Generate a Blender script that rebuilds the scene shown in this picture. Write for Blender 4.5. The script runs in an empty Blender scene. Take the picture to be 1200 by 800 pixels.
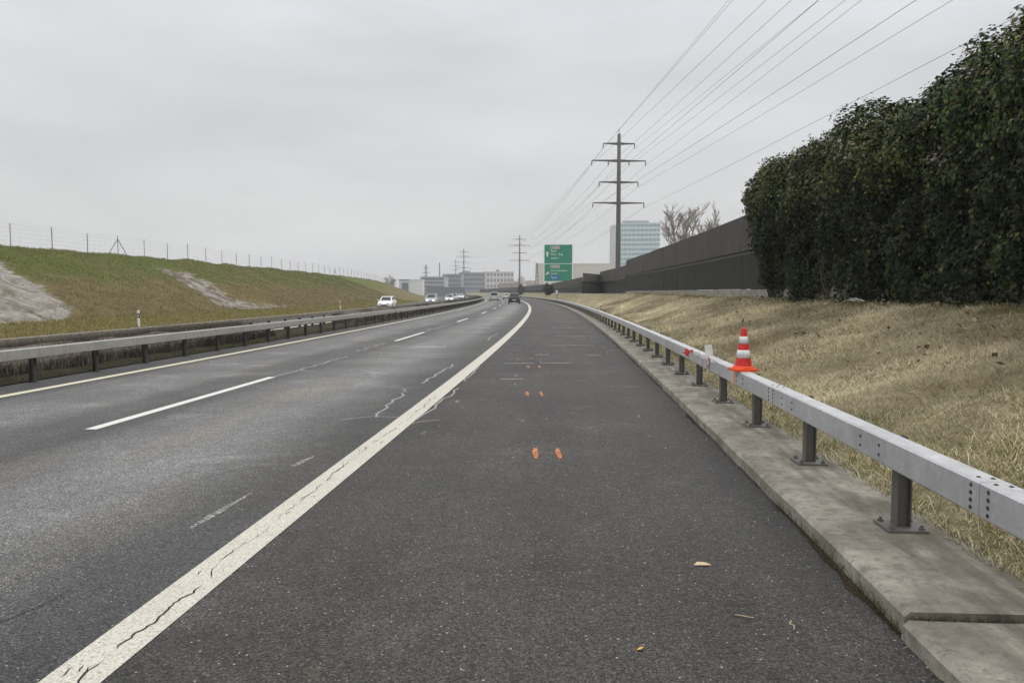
import bpy, bmesh, math, random
import numpy as np
from mathutils import Vector, Matrix
R = math.radians
rnd = random.Random(7)
rng = np.random.default_rng(11)
scene = bpy.context.scene
col = scene.collection

# ------------------------------------------------------------------ road axis
CAM_H = 1.78
YAW, PITCH = 0.0783, math.atan(57.44/901)
DS = .25
_S = np.arange(-60, 1200, DS)
_K = np.where(_S < 0, .6876e-3, np.maximum(.6876e-3 - .836e-6*_S, .0003))
_TH = np.cumsum(_K)*DS; i0 = int(60/DS); _TH -= _TH[i0]
_X = -np.cumsum(np.sin(_TH))*DS; _X -= _X[i0]
_Y = np.cumsum(np.cos(_TH))*DS; _Y -= _Y[i0]-.25
def P(s, off, z=0.):
    """point at arc length s along the road, off metres to the right of the camera's track"""
    s = np.asarray(s, float)
    th = np.interp(s, _S, _TH)
    return np.stack(np.broadcast_arrays(np.interp(s, _S, _X)+off*np.cos(th), np.interp(s, _S, _Y)+off*np.sin(th), np.asarray(z, float)), -1)
def TH(s): return float(np.interp(s, _S, _TH))
def bearing(px, d):
    """a spot d metres away in the direction that is px pixels along the horizon"""
    u = (px-600)/901.; c, sn = math.cos(YAW), math.sin(YAW)
    x, y = u*c - sn, u*sn + c; n = 1.0
    return x*d/n, y*d/n
def sstep(a, b, x):
    t = np.clip((np.asarray(x, float)-a)/(b-a), 0, 1); return t*t*(3-2*t)
def vnoise(x, y, seed=0):
    """cheap smooth value noise, -1..1"""
    x = np.asarray(x, float); y = np.asarray(y, float)
    xi = np.floor(x).astype(np.int64); yi = np.floor(y).astype(np.int64)
    fx = x-xi; fy = y-yi; fx = fx*fx*(3-2*fx); fy = fy*fy*(3-2*fy)
    def h(a, b):
        n = (a*374761393 + b*668265263 + seed*974634777) & 0x7fffffff
        n = ((n ^ (n >> 13))*1274126177) & 0x7fffffff
        return ((n ^ (n >> 16)) & 0xffff)/32767.5-1
    return (h(xi, yi)*(1-fx)+h(xi+1, yi)*fx)*(1-fy)+(h(xi, yi+1)*(1-fx)+h(xi+1, yi+1)*fx)*fy

# ------------------------------------------------------------------ node helpers
class NT:
    def __init__(s, name):
        s.m = bpy.data.materials.new(name); s.m.use_nodes = True
        s.t = s.m.node_tree; s.n = s.t.nodes; s.l = s.t.links
        s.b = s.n['Principled BSDF']
    def new(s, typ, **kw):
        o = s.n.new(typ)
        for k, v in kw.items(): setattr(o, k, v)
        return o
    def put(s, sock, v):
        if isinstance(v, bpy.types.NodeSocket): s.l.new(v, sock)
        elif isinstance(v, (int, float)):
            sock.default_value = v if sock.type not in ('RGBA', 'VECTOR') else ((v, v, v, 1) if sock.type == 'RGBA' else (v, v, v))
        else: sock.default_value = (*v, 1) if (sock.type == 'RGBA' and len(v) == 3) else v
    def math(s, op, a, b=0., c=None, clamp=False):
        o = s.new('ShaderNodeMath', operation=op); o.use_clamp = clamp
        s.put(o.inputs[0], a); s.put(o.inputs[1], b)
        if c is not None: s.put(o.inputs[2], c)
        return o.outputs[0]
    def mix(s, f, a, b, mode='MIX'):
        o = s.new('ShaderNodeMix', data_type='RGBA', blend_type=mode)
        s.put(o.inputs[0], f); s.put(o.inputs[6], a); s.put(o.inputs[7], b)
        return o.outputs[2]
    def uv(s): return s.new('ShaderNodeUVMap').outputs[0]
    def pos(s): return s.new('ShaderNodeNewGeometry').outputs['Position']
    def obj(s): return s.new('ShaderNodeTexCoord').outputs['Object']
    def sep(s, v):
        o = s.new('ShaderNodeSeparateXYZ'); s.l.new(v, o.inputs[0]); return o.outputs
    def scale(s, v, sc):
        o = s.new('ShaderNodeMapping'); s.l.new(v, o.inputs[0]); o.inputs['Scale'].default_value = sc if not isinstance(sc, (int, float)) else (sc,)*3
        return o.outputs[0]
    def noise(s, v, sc, det=4, rough=.55, dist=0):
        o = s.new('ShaderNodeTexNoise'); s.l.new(v, o.inputs['Vector'])
        o.inputs['Scale'].default_value = sc; o.inputs['Detail'].default_value = det
        o.inputs['Roughness'].default_value = rough; o.inputs['Distortion'].default_value = dist
        return o.outputs[0]
    def voro(s, v, sc, feature='F1', out='Distance'):
        o = s.new('ShaderNodeTexVoronoi', feature=feature); s.l.new(v, o.inputs['Vector']); o.inputs['Scale'].default_value = sc
        return o.outputs[out]
    def ramp(s, f, stops, interp='LINEAR'):
        o = s.new('ShaderNodeValToRGB'); e = o.color_ramp; e.interpolation = interp
        s.put(o.inputs[0], f)
        while len(e.elements) < len(stops): e.elements.new(.5)
        for el, (p_, c) in zip(e.elements, stops):
            el.position = p_; el.color = (c, c, c, 1) if isinstance(c, (int, float)) else (*c, 1)
        return o.outputs[0]
    def rng(s, v, a, b, c=0., d=1.):
        o = s.new('ShaderNodeMapRange'); s.put(o.inputs[0], v)
        for i, q in enumerate((a, b, c, d)): s.put(o.inputs[i+1], q)
        return o.outputs[0]
    def attr(s, name, out='Color'):
        o = s.new('ShaderNodeAttribute'); o.attribute_name = name; return o.outputs[out]
    def bump(s, h, st=.3, d=.01):
        o = s.new('ShaderNodeBump'); o.inputs['Strength'].default_value = st; o.inputs['Distance'].default_value = d
        s.l.new(h, o.inputs['Height']); s.l.new(o.outputs[0], s.b.inputs['Normal'])
    def set(s, **kw):
        for k, v in kw.items():
            s.put(s.b.inputs[{'color': 'Base Color', 'rough': 'Roughness', 'metal': 'Metallic', 'spec': 'Specular IOR Level', 'alpha': 'Alpha', 'emit': 'Emission Color', 'es': 'Emission Strength', 'trans': 'Transmission Weight'}[k]], v)
        return s.m

def simple(name, c, rough=.6, metal=0., var=.15, sc=3., spec=.4, bump=0.):
    """painted or plain material with a little dirt in it"""
    t = NT(name); v = t.obj()
    n = t.noise(v, sc, 5, .6)
    dark = tuple(q*(1-var) for q in c); lite = tuple(min(1, q*(1+var)) for q in c)
    cc = t.ramp(n, [(.3, dark), (.7, lite)])
    if bump: t.bump(n, bump, .02)
    return t.set(color=cc, rough=rough, metal=metal, spec=spec)

# ------------------------------------------------------------------ mesh helpers
class MB:
    def __init__(s): s.v = []; s.f = []; s.mi = []; s.uvs = None
    def add(s, vs, fs, mi=0):
        o = len(s.v); s.v += [tuple(map(float, q)) for q in vs]; s.f += [tuple(o+i for i in q) for q in fs]; s.mi += [mi]*len(fs)
        return s
    def box(s, lo, hi, M=None, mi=0):
        (a, b, c), (d, e, f) = lo, hi
        vs = [(a,b,c),(d,b,c),(d,e,c),(a,e,c),(a,b,f),(d,b,f),(d,e,f),(a,e,f)]
        if M is not None: vs = [tuple(M @ Vector(q)) for q in vs]
        return s.add(vs, [(0,3,2,1),(4,5,6,7),(0,1,5,4),(1,2,6,5),(2,3,7,6),(3,0,4,7)], mi)
    def tube(s, pts, radii, n=6, mi=0, cap=True):
        pts = [Vector(q) for q in pts]
        if isinstance(radii, (int, float)): radii = [radii]*len(pts)
        rings = []
        for i, q in enumerate(pts):
            d = (pts[min(i+1, len(pts)-1)]-pts[max(i-1, 0)]).normalized()
            a = d.orthogonal().normalized() if abs(d.z) > .95 else d.cross(Vector((0,0,1))).normalized()
            b = d.cross(a)
            rings.append([q+(a*math.cos(2*math.pi*k/n)+b*math.sin(2*math.pi*k/n))*radii[i] for k in range(n)])
        vs = [w for r in rings for w in r]; fs = []
        for i in range(len(pts)-1):
            for k in range(n):
                fs.append((i*n+k, i*n+(k+1) % n, (i+1)*n+(k+1) % n, (i+1)*n+k))
        if cap: fs += [tuple(range(n))[::-1], tuple((len(pts)-1)*n+k for k in range(n))]
        return s.add(vs, fs, mi)
    def lathe(s, prof, n=24, c=(0,0,0), mi=0):
        vs = [(c[0]+r*math.cos(2*math.pi*k/n), c[1]+r*math.sin(2*math.pi*k/n), c[2]+z) for r, z in prof for k in range(n)]
        fs = [(i*n+k, i*n+(k+1) % n, (i+1)*n+(k+1) % n, (i+1)*n+k) for i in range(len(prof)-1) for k in range(n)]
        return s.add(vs, fs, mi)
    def loft(s, rings, closed=True, cap=True, mi=0):
        n = len(rings[0]); vs = [q for r in rings for q in r]; fs = []
        for i in range(len(rings)-1):
            for k in range(n if closed else n-1):
                fs.append((i*n+k, i*n+(k+1) % n, (i+1)*n+(k+1) % n, (i+1)*n+k))
        if cap and closed: fs += [tuple(range(n))[::-1], tuple((len(rings)-1)*n+k for k in range(n))]
        return s.add(vs, fs, mi)
    def build(s, name, mats, parent=None, smooth=False, bevel=0., uv=None, fix=True):
        me = bpy.data.meshes.new(name)
        o = wl(parent) if parent else Vector((0,0,0))
        me.from_pydata([(a-o.x, b-o.y, c-o.z) for a, b, c in s.v], [], s.f)
        for m in (mats if isinstance(mats, (list, tuple)) else [mats]): me.materials.append(m)
        if max(s.mi or [0]): me.polygons.foreach_set('material_index', s.mi)
        if bevel or fix:
            bm = bmesh.new(); bm.from_mesh(me)
            bmesh.ops.recalc_face_normals(bm, faces=bm.faces)
            if bevel: bmesh.ops.bevel(bm, geom=[e for e in bm.edges if e.is_manifold and e.calc_face_angle(0) > .5], offset=bevel, segments=2, affect='EDGES', profile=.6)
            bm.to_mesh(me); bm.free()
        if smooth: me.polygons.foreach_set('use_smooth', [True]*len(me.polygons))
        if uv is not None: set_uv(me, uv)
        return link(name, me, parent)
def set_uv(me, uv):
    l = me.uv_layers.new(name='UVMap'); idx = np.empty(len(me.loops), int); me.loops.foreach_get('vertex_index', idx)
    l.data.foreach_set('uv', np.asarray(uv, np.float32)[idx].ravel())
def link(name, data, parent=None):
    o = bpy.data.objects.new(name, data); col.objects.link(o)
    if parent: o.parent = parent
    return o
def wl(o):
    v = Vector((0,0,0))
    while o: v = v+o.location; o = o.parent
    return v
def thing(name, label, cat, loc=(0,0,0), rz=0., group=None):
    o = link(name, None); o.location = loc; o.rotation_euler = (0,0,rz)
    return tag(o, label, cat, group)
def tag(o, label, cat, group=None):
    o['label'] = label; o['category'] = cat
    if group: o['group'] = group
    return o
def struct(o, kind='structure'): o['kind'] = kind; return o
def big(name, V, F, mat, attrs=None, parent=None, smooth=False):
    """large mesh from numpy arrays; F is (n,3) or (n,4)"""
    me = bpy.data.meshes.new(name); n, k = F.shape
    me.vertices.add(len(V)); me.vertices.foreach_set('co', np.asarray(V, np.float32).ravel())
    me.loops.add(n*k); me.loops.foreach_set('vertex_index', F.astype(np.int32).ravel())
    me.polygons.add(n); me.polygons.foreach_set('loop_start', np.arange(0, n*k, k, dtype=np.int32))
    me.update(calc_edges=True); me.validate()
    for nm, a in (attrs or {}).items():
        if a.ndim == 1:
            q = me.attributes.new(nm, 'FLOAT', 'POINT'); q.data.foreach_set('value', a.astype(np.float32))
        else:
            q = me.attributes.new(nm, 'FLOAT_COLOR', 'POINT'); q.data.foreach_set('color', np.c_[a, np.ones(len(a))].astype(np.float32).ravel())
    if smooth: me.polygons.foreach_set('use_smooth', np.ones(n, bool))
    me.materials.append(mat)
    return link(name, me, parent)
def sheet(name, svals, offs, zf, mat, attrs=None, smooth=True):
    """ground sheet over (s, off), UV in metres"""
    S, O = np.meshgrid(svals, offs, indexing='ij'); Z = zf(S, O)
    V = P(S.ravel(), O.ravel(), Z.ravel()); a, b = S.shape
    I = np.arange(a*b).reshape(a, b)
    F = np.stack([I[:-1,:-1], I[:-1,1:], I[1:,1:], I[1:,:-1]], -1).reshape(-1, 4)
    o = big(name, V, F, mat, {k: f(S, O).ravel() for k, f in (attrs or {}).items()}, smooth=smooth)
    set_uv(o.data, np.c_[O.ravel(), S.ravel()])
    return o
def srange(a, b, fine=1.):
    out = [a]
    while out[-1] < b: out.append(out[-1]+fine*(1 if out[-1] < 130 else 3))
    return np.array(out)
def strip(name, segs, mat, z=.004, parent=None):
    """flat ribbons on the road: list of (list of (s, off), width or widths)"""
    vs, fs, uv = [], [], []
    for pts, w in segs:
        pts = np.array(pts, float); ws = np.broadcast_to(np.asarray(w, float), len(pts))
        d = np.gradient(pts, axis=0); nrm = np.stack([-d[:,1], d[:,0]], 1); nrm /= np.linalg.norm(nrm, axis=1)[:,None]+1e-9
        a = pts+nrm*ws[:,None]/2; b = pts-nrm*ws[:,None]/2
        o = len(vs)
        for q, r in zip(a, b): vs += [P(q[0], q[1], z), P(r[0], r[1], z)]; uv += [(q[1], q[0]), (r[1], r[0])]
        fs += [(o+2*i, o+2*i+1, o+2*i+3, o+2*i+2) for i in range(len(pts)-1)]
    m = MB(); m.v = [tuple(v) for v in vs]; m.f = fs; m.mi = [0]*len(fs)
    o = m.build(name, mat, parent, uv=uv, fix=False)
    bm = bmesh.new(); bm.from_mesh(o.data)
    for f in bm.faces:
        if f.normal.z < 0: f.normal_flip()
    bm.to_mesh(o.data); bm.free()
    return o

# ------------------------------------------------------------------ materials
def mat_asphalt(name, stops, tint=(1., .985, .955), streak=.10, coarse=1.):
    t = NT(name); uv = t.uv(); pos = t.pos(); off = t.sep(uv)[0]
    base = t.ramp(t.rng(off, -11, 2), [((o+11)/13, v) for o, v in stops])
    wav = t.noise(t.scale(uv, (1.1, .07, 1)), 1., 4, .6)          # long streaks of traffic wear
    patch = t.noise(pos, .45, 5, .6)
    fine = t.noise(pos, 95*coarse, 2, .6)
    agg = t.voro(pos, 62*coarse, out='Color'); aggd = t.voro(pos, 62*coarse)
    k = t.math('MULTIPLY', t.rng(wav, .3, .7, 1-streak*1.6, 1+streak*1.6), t.rng(patch, .3, .7, .74, 1.26))
    k = t.math('MULTIPLY', k, t.rng(t.noise(pos, 7., 4, .65), .3, .7, .86, 1.14))
    k = t.math('MULTIPLY', k, t.rng(fine, .34, .66, .05, 1.85))
    stone = t.sep(agg)
    k = t.math('MULTIPLY', k, t.rng(stone[2], 0, 1, .52, 1.48))
    worn = t.noise(pos, .8, 5, .62, .6); k = t.math('MULTIPLY', k, t.rng(worn, .56, .70, 1., 1.55)); k = t.math('MULTIPLY', k, t.rng(t.noise(pos, 1.7, 4, .6), .28, .42, .80, 1.))
    light = t.math('MULTIPLY', t.math('GREATER_THAN', stone[0], .80), t.math('LESS_THAN', aggd, .34))
    spark = t.math('MULTIPLY', t.math('GREATER_THAN', stone[1], .978), t.math('LESS_THAN', aggd, .30))
    k = t.math('ADD', k, t.math('MULTIPLY', light, 1.5)); 
    c = t.mix(1., base, t.mix(k, (0, 0, 0), tint), 'MULTIPLY')
    kk = t.new('ShaderNodeVectorMath', operation='SCALE'); t.l.new(base, kk.inputs[0]); t.put(kk.inputs['Scale'], k)
    c = t.mix(1., kk.outputs[0], tint, 'MULTIPLY')
    c = t.mix(t.rng(t.noise(t.scale(uv, (.9, .25, 1)), 1., 4, .6), .46, .68, 0, .55), c, t.mix(1., c, (1.12, 1.0, .76), 'MULTIPLY'))     # dust and moss film
    c = t.mix(t.math('MULTIPLY', spark, .8), c, (.46, .45, .42))
    h = t.math('ADD', t.math('MULTIPLY', fine, .7), t.math('MULTIPLY', aggd, -.6))
    t.bump(h, .8, .016)
    return t.set(color=c, rough=.72, spec=.35)
M = {}
M['road'] = mat_asphalt('asphalt_carriageway', [(-10.6, .05), (-9.5, .05), (-9.1, .105), (-8.3, .132), (-7.5, .122), (-7.0, .075), (-6.0, .064), (-5.5, .105), (-4.9, .148), (-4.0, .150), (-3.4, .092), (-2.9, .055), (-2.2, .05)], (1, .99, .965))
M['shoulder'] = mat_asphalt('asphalt_shoulder', [(-2.3, .036), (-1.5, .042), (-.6, .045), (.4, .046), (1.2, .043), (1.6, .036), (1.8, .03)], (1., .925, .84), .09, .85)
t = NT('white_road_paint'); uv = t.uv(); pos = t.pos()
n = t.noise(pos, 70, 2, .7); n2 = t.noise(pos, 1.6, 4, .6); v = t.voro(pos, 95)
c = t.ramp(n, [(.30, (.22, .205, .17)), (.48, (.47, .445, .375)), (.7, (.60, .575, .50))])
c = t.mix(t.rng(n2, .45, .75, 0, .35), c, (.36, .335, .27))
pit = t.math('MULTIPLY', t.math('LESS_THAN', v, .16), t.math('GREATER_THAN', t.noise(pos, 9., 2), .47))
c = t.mix(t.math('MULTIPLY', pit, .8), c, (.10, .09, .075)); t.bump(n, .4, .008)
M['paint'] = t.set(color=c, rough=.7)
t = NT('fresh_white_road_paint'); pos = t.pos(); n = t.noise(pos, 60, 3, .7)
M['dashpaint'] = t.set(color=t.ramp(n, [(.3, (.42, .41, .37)), (.6, (.64, .635, .59))]), rough=.65)
t = NT('yellowed_road_paint'); pos = t.pos(); n = t.noise(pos, 22, 4, .7)
M['edgepaint'] = t.set(color=t.ramp(n, [(.3, (.36, .33, .22)), (.6, (.62, .59, .44))]), rough=.7)
M['crackseal'] = simple('pale_crack_sealing', (.23, .23, .215), .8, 0, .3, 9.)
t = NT('soft_crack_sealing'); pos = t.pos(); n = t.noise(pos, 26, 4, .7)
M['crackseal'] = t.set(color=(.30, .30, .28), rough=.85, alpha=t.rng(n, .32, .55, .35, .95))
M['crack'] = simple('open_crack', (.012, .011, .010), .9, 0, .2, 9.)
t = NT('faded_white_dab'); pos = t.pos(); n = t.noise(pos, 30, 4, .7)
M['dab'] = t.set(color=(.40, .39, .36), rough=.8, alpha=t.rng(n, .42, .62, 0, .85))
t = NT('orange_spray_paint'); pos = t.pos(); n = t.noise(pos, 34, 4, .75); u = t.sep(t.uv())
M['spray'] = t.set(color=t.ramp(n, [(.3, (.50, .13, .03)), (.6, (.80, .30, .10))]), rough=.75, alpha=t.math('MULTIPLY', t.rng(n, .40, .60, .0, 1), .92))
t = NT('faded_orange_spray'); pos = t.pos(); n = t.noise(pos, 30, 4, .75)
M['sprayfade'] = t.set(color=(.52, .24, .12), rough=.8, alpha=t.rng(n, .48, .70, 0, .55))

t = NT('weathered_concrete'); pos = t.pos(); uv = t.uv(); off = t.sep(uv)[0]
n = t.noise(pos, 2.2, 6, .65); f = t.noise(pos, 120, 2, .6); n3 = t.noise(t.scale(uv, (3., .5, 1)), 2., 5, .6)
c = t.ramp(n, [(.30, (.15, .137, .108)), (.50, (.30, .278, .23)), (.66, (.44, .41, .345))])
c = t.mix(t.math('MULTIPLY', t.rng(off, 1.85, 2.15, 0, 1), t.rng(n3, .38, .60, .10, .9)), c, t.mix(n, (.065, .058, .045), (.19, .172, .136)))
c = t.mix(t.rng(t.noise(pos, 14, 5, .7), .5, .66, 0, .55), c, (.10, .092, .072))   # lichen-dark rear half
c = t.mix(t.rng(f, .3, .7, .35, -.0), c, (.05, .048, .042)); t.bump(t.math('ADD', f, n), .35, .012)
M['kerb'] = t.set(color=c, rough=.88, spec=.25)
t = NT('joint_soil'); n = t.noise(t.pos(), 25, 5, .7)
M['soil'] = t.set(color=t.ramp(n, [(.3, (.012, .010, .007)), (.7, (.055, .045, .028))]), rough=.95, spec=.1); t.bump(n, .8, .02)
M['plinth'] = simple('plinth_concrete', (.27, .25, .215), .9, 0, .28, 1.6, .2)

def mat_galv(name, c, rough, metal, streaks):
    t = NT(name); pos = t.pos(); n = t.noise(pos, 5, 5, .65); n2 = t.noise(t.scale(pos, (6, 6, 1.2)), 3, 4, .6)
    v = t.voro(pos, 70, out='Color')
    cc = t.ramp(n, [(.25, tuple(q*.82 for q in c)), (.7, tuple(q*1.12 for q in c))])
    cc = t.mix(t.rng(n2, .5, .72, 0, streaks), cc, tuple(q*.55 for q in c))
    cc = t.mix(.07, cc, t.sep(v)[0], 'OVERLAY'); n4 = t.noise(pos, 1.1, 5, .7); cc = t.mix(t.rng(n4, .5, .7, 0, .4), cc, tuple(q*.62 for q in c))
    return t.set(color=cc, rough=t.rng(n, .3, .7, rough-.08, rough+.1), metal=metal, spec=.5)
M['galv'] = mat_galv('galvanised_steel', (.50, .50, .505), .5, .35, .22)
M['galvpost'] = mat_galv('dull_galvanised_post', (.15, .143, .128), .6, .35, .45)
M['galvdirty'] = mat_galv('grimy_galvanised_steel', (.34, .33, .305), .6, .3, .5)
M['postdark'] = mat_galv('grimy_post', (.055, .052, .047), .75, .1, .5)
M['bolt'] = simple('dark_bolt', (.05, .047, .045), .55, .5)
M['rustmedian'] = simple('rusty_grimy_steel', (.19, .165, .14), .8, .1, .35, 6)

def mat_grass(name, stops, sc=1., bare=False, green=False):
    t = NT(name); pos = t.pos(); uv = t.uv()
    n = t.noise(pos, .55*sc, 6, .68, .4); f = t.noise(pos, 9*sc, 5, .75); b = t.noise(t.scale(pos, (1, 1, 2.5)), 2.6*sc, 5, .7)
    c = t.ramp(t.math('ADD', t.math('MULTIPLY', n, .62), t.math('MULTIPLY', b, .38)), stops)
    if green:
        off = t.sep(uv)[0]; g = t.noise(pos, .11, 4, .6)
        gm = t.math('MULTIPLY', t.rng(t.math('ADD', off, t.math('MULTIPLY', t.math('SUBTRACT', n, .5), 9.)), -34.2, -37.5, 0, 1), t.rng(g, .34, .55, .25, 1))
        c = t.mix(t.math('MULTIPLY', gm, .9), c, t.ramp(b, [(.3, (.048, .070, .010)), (.7, (.15, .175, .034))]))
        ym = t.rng(t.math('ADD', off, t.math('MULTIPLY', t.math('SUBTRACT', n, .5), 3.)), -29.2, -27.8, 0, 1)
        c = t.mix(t.math('MULTIPLY', ym, .8), c, t.ramp(b, [(.3, (.085, .078, .022)), (.7, (.215, .185, .065))]))
    c = t.mix(t.rng(f, .3, .62, .55, 0), c, t.mix(.5, c, (.012, .010, .004), 'MULTIPLY'))
    if bare:
        sd = t.attr('bare', 'Fac'); e = t.noise(pos, .8, 6, .7)
        m = t.rng(t.math('ADD', sd, t.math('MULTIPLY', t.math('SUBTRACT', e, .5), 4.2)), -.2, .2, 0, 1)
        s1 = t.noise(t.scale(uv, (.8, .9, 1)), .75, 9, .74, .5); s2 = t.noise(pos, 7, 4, .7)
        sc_ = t.ramp(s1, [(.34, (.11, .09, .065)), (.43, (.24, .215, .178)), (.51, (.37, .352, .315)), (.66, (.52, .50, .455))])
        sc_ = t.mix(t.rng(s2, .35, .6, .45, 0), sc_, (.09, .075, .055))
        k = t.attr('brown', 'Fac'); sc_ = t.mix(t.math('MULTIPLY', k, t.rng(e, .40, .58, 1., .08)), sc_, (.105, .075, .045))
        c = t.mix(m, c, sc_)
    t.bump(t.math('ADD', f, t.math('MULTIPLY', b, 1.5)), .9, .12)
    return t.set(color=c, rough=.95, spec=.12)
M['emb'] = mat_grass('embankment_turf', [(.30, (.07, .055, .022)), (.45, (.135, .108, .046)), (.58, (.19, .152, .068)), (.74, (.26, .22, .10))], 1., True, True)
M['verge'] = mat_grass('dry_verge_turf', [(.32, (.15, .125, .066)), (.5, (.33, .285, .17)), (.66, (.54, .475, .31))], 1.3)
M['median'] = mat_grass('median_soil', [(.3, (.022, .02, .012)), (.5, (.055, .05, .028)), (.7, (.09, .085, .05))], 2.2)
M['ground'] = mat_grass('far_ground', [(.3, (.06, .06, .03)), (.5, (.10, .095, .05)), (.7, (.13, .12, .07))], .1)
t = NT('grass_blades'); M['blade'] = t.set(color=t.attr('Col'), rough=.8, spec=.2)
tr = t.new('ShaderNodeBsdfTranslucent'); t.l.new(t.attr('Col'), tr.inputs[0]); ms = t.new('ShaderNodeMixShader'); ms.inputs[0].default_value = .4
t.l.new(t.b.outputs[0], ms.inputs[1]); t.l.new(tr.outputs[0], ms.inputs[2]); t.l.new(ms.outputs[0], t.n['Material Output'].inputs[0])
t = NT('ivy_leaves'); g_ = t.noise(t.pos(), 1.3, 3); M['leaf'] = t.set(color=t.mix(.35, t.attr('Col'), t.ramp(g_, [(.3, .55), (.7, 1.0)]), 'MULTIPLY'), rough=.6, spec=.14)
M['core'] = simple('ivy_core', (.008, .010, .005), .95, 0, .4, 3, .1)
M['stem'] = simple('woody_stem', (.07, .055, .04), .9, 0, .3, 8)
M['twig'] = simple('dead_twigs', (.085, .07, .054), .9, 0, .45, 4)
M['bark'] = simple('grey_bark', (.27, .245, .22), .9, 0, .4, 3)
M['wall_up'] = simple('noise_barrier_upper', (.072, .066, .058), .9, 0, .22, .8, .2, .15)
M['wall_lo'] = simple('noise_barrier_lower', (.032, .031, .027), .9, 0, .2, .9, .2, .15)
M['mast'] = simple('brown_grey_mast_steel', (.075, .073, .07), .65, .2, .12, .4)
M['cable'] = simple('dark_conductor', (.09, .09, .095), .6, .3)
M['conered'] = simple('cone_red', (.62, .032, .024), .5, 0, .3, 18)
M['conebase'] = simple('cone_orange_base', (.85, .085, .018), .5, 0, .1, 14)
M['conewhite'] = simple('cone_reflective_white', (.70, .70, .68), .4, 0, .22, 22)
M['white'] = simple('white_plastic', (.72, .72, .69), .5, 0, .07, 6)
M['black'] = simple('black_plastic', (.018, .018, .018), .5)
M['red'] = simple('red_tape', (.55, .05, .035), .5, 0, .2, 20)
M['orange'] = simple('orange_mark', (.85, .30, .10), .7, 0, .3, 25)
M['leafdry'] = simple('dry_leaf', (.48, .38, .24), .7, 0, .25, 40)
M['signgreen'] = simple('sign_green', (.006, .215, .130), .45, 0, .06, .4)
M['signwhite'] = simple('sign_white', (.78, .80, .79), .45, 0, .03, .4)
M['signblue'] = simple('sign_blue', (.01, .12, .36), .45, 0, .06, .4)
M['signred'] = simple('sign_red', (.42, .10, .09), .45, 0, .06, .4)
M['steelgrey'] = simple('grey_steel', (.22, .22, .22), .6, .3)
M['tyre'] = simple('rubber', (.02, .02, .02), .8)
M['rim'] = simple('alloy', (.35, .35, .36), .35, .7)
M['carglass'] = simple('car_glass', (.02, .023, .026), .2, 0, .1, 1, .3)
M['lamp_red'] = simple('tail_lamp', (.25, .01, .01), .3)
t = NT('lit_headlamp'); M['lamp_on'] = t.set(color=(.9, .9, .88), rough=.2, emit=(1, .97, .9), es=2.2)
M['lamp_off'] = simple('headlamp_glass', (.6, .6, .6), .15)

# ------------------------------------------------------------------ setting: roads and ground
def zopp(off): return np.where(off < -13, .024*(off+13), 0.)
def zb(s): return np.where(s < 85, np.interp(s, [30, 85], [1.50, 1.74]), 1.60)          # foot of the noise barrier
def woff(s): return np.interp(s, [93, 104], [8.5, 5.0])
S_road = srange(-14, 700, 1.)
struct(sheet('road', S_road, np.array([-10.72, -8.5, -6.5, -4.3, -2.2]), lambda S, O: S*0, M['road'], smooth=False))
struct(sheet('hard_shoulder', S_road, np.array([-2.2, -1, 0, 1, 1.80]), lambda S, O: S*0, M['shoulder'], smooth=False))
struct(sheet('opposite_road', S_road, np.array([-24.2, -20, -16, -13.25]), lambda S, O: zopp(O), M['road'], smooth=False))
struct(sheet('median_strip', srange(-14, 700, .5), np.linspace(-13.25, -10.72, 8), lambda S, O: .02+.06*vnoise(S*1.7, O*2.2, 3)*sstep(-10.72, -11.2, O)*sstep(-13.25, -12.9, O)+.03*sstep(-10.72, -11, O), M['median']))
struct(sheet('ground', np.array([0., 1.]), np.array([0., 1.]), lambda S, O: S*0-.9, M['ground']))
g = bpy.data.objects['ground']; me = g.data
for v_, q in zip(me.vertices, [(-6000, -3000), (6000, -3000), (-6000, 9000), (6000, 9000)]): v_.co = (*q, -.9)
def dseg(poly, S, O):
    """signed distance to a polygon in (s, off), positive inside"""
    poly = np.array(poly, float); d = np.full(S.shape, 1e9); ins = np.zeros(S.shape, bool)
    for (a, b), (c, e) in zip(poly, np.roll(poly, -1, 0)):
        t_ = np.clip(((S-a)*(c-a)+(O-b)*(e-b))/((c-a)**2+(e-b)**2), 0, 1)
        d = np.minimum(d, np.hypot(S-a-t_*(c-a), O-b-t_*(e-b)))
        cond = ((b > O) != (e > O)) & (S < (c-a)*(O-b)/(e-b+1e-12)+a); ins ^= cond
    return np.where(ins, d, -d)
BARE1 = [(5, -28.7), (41, -28.9), (45.4, -29.3), (47.5, -31.5), (49.2, -33.5), (51.0, -36.5), (52.2, -39.0), (49.5, -40.3), (5, -40.6)]
BARE2 = [(75.5, -40.2), (83, -40.0), (82, -37), (79, -34), (76.8, -32), (80, -30.3), (88, -28.8), (70, -28.8), (67.5, -30.2), (71, -33), (73, -36.5)]
def z_emb(S, O):
    crest = 5.55*(1-sstep(238, 335, S))
    t_ = np.clip((-28.2-O)/15., 0, 1); prof = t_*.86+.14*t_*t_*(3-2*t_)
    low = np.interp(-O, [24.2, 28.2], [-.27, .02])
    amp = sstep(-28.0, -30.5, O)*(1-sstep(-43, -46, O))
    b = np.maximum(dseg(BARE1, S, O), dseg(BARE2, S, O))
    z = low*(1-sstep(0, .2, t_)*0)+crest*prof+amp*(.16*vnoise(S*.23, O*.3, 5)+.07*vnoise(S*.8, O*.9, 6)+.04*vnoise(S*2.1, O*2.1, 9))
    return z-.30*sstep(-.3, .5, b)+sstep(0, .6, b)*(.30*vnoise(S*.55, O*.5, 12)+.20*vnoise(S*1.25, O*1.2, 13))
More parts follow.
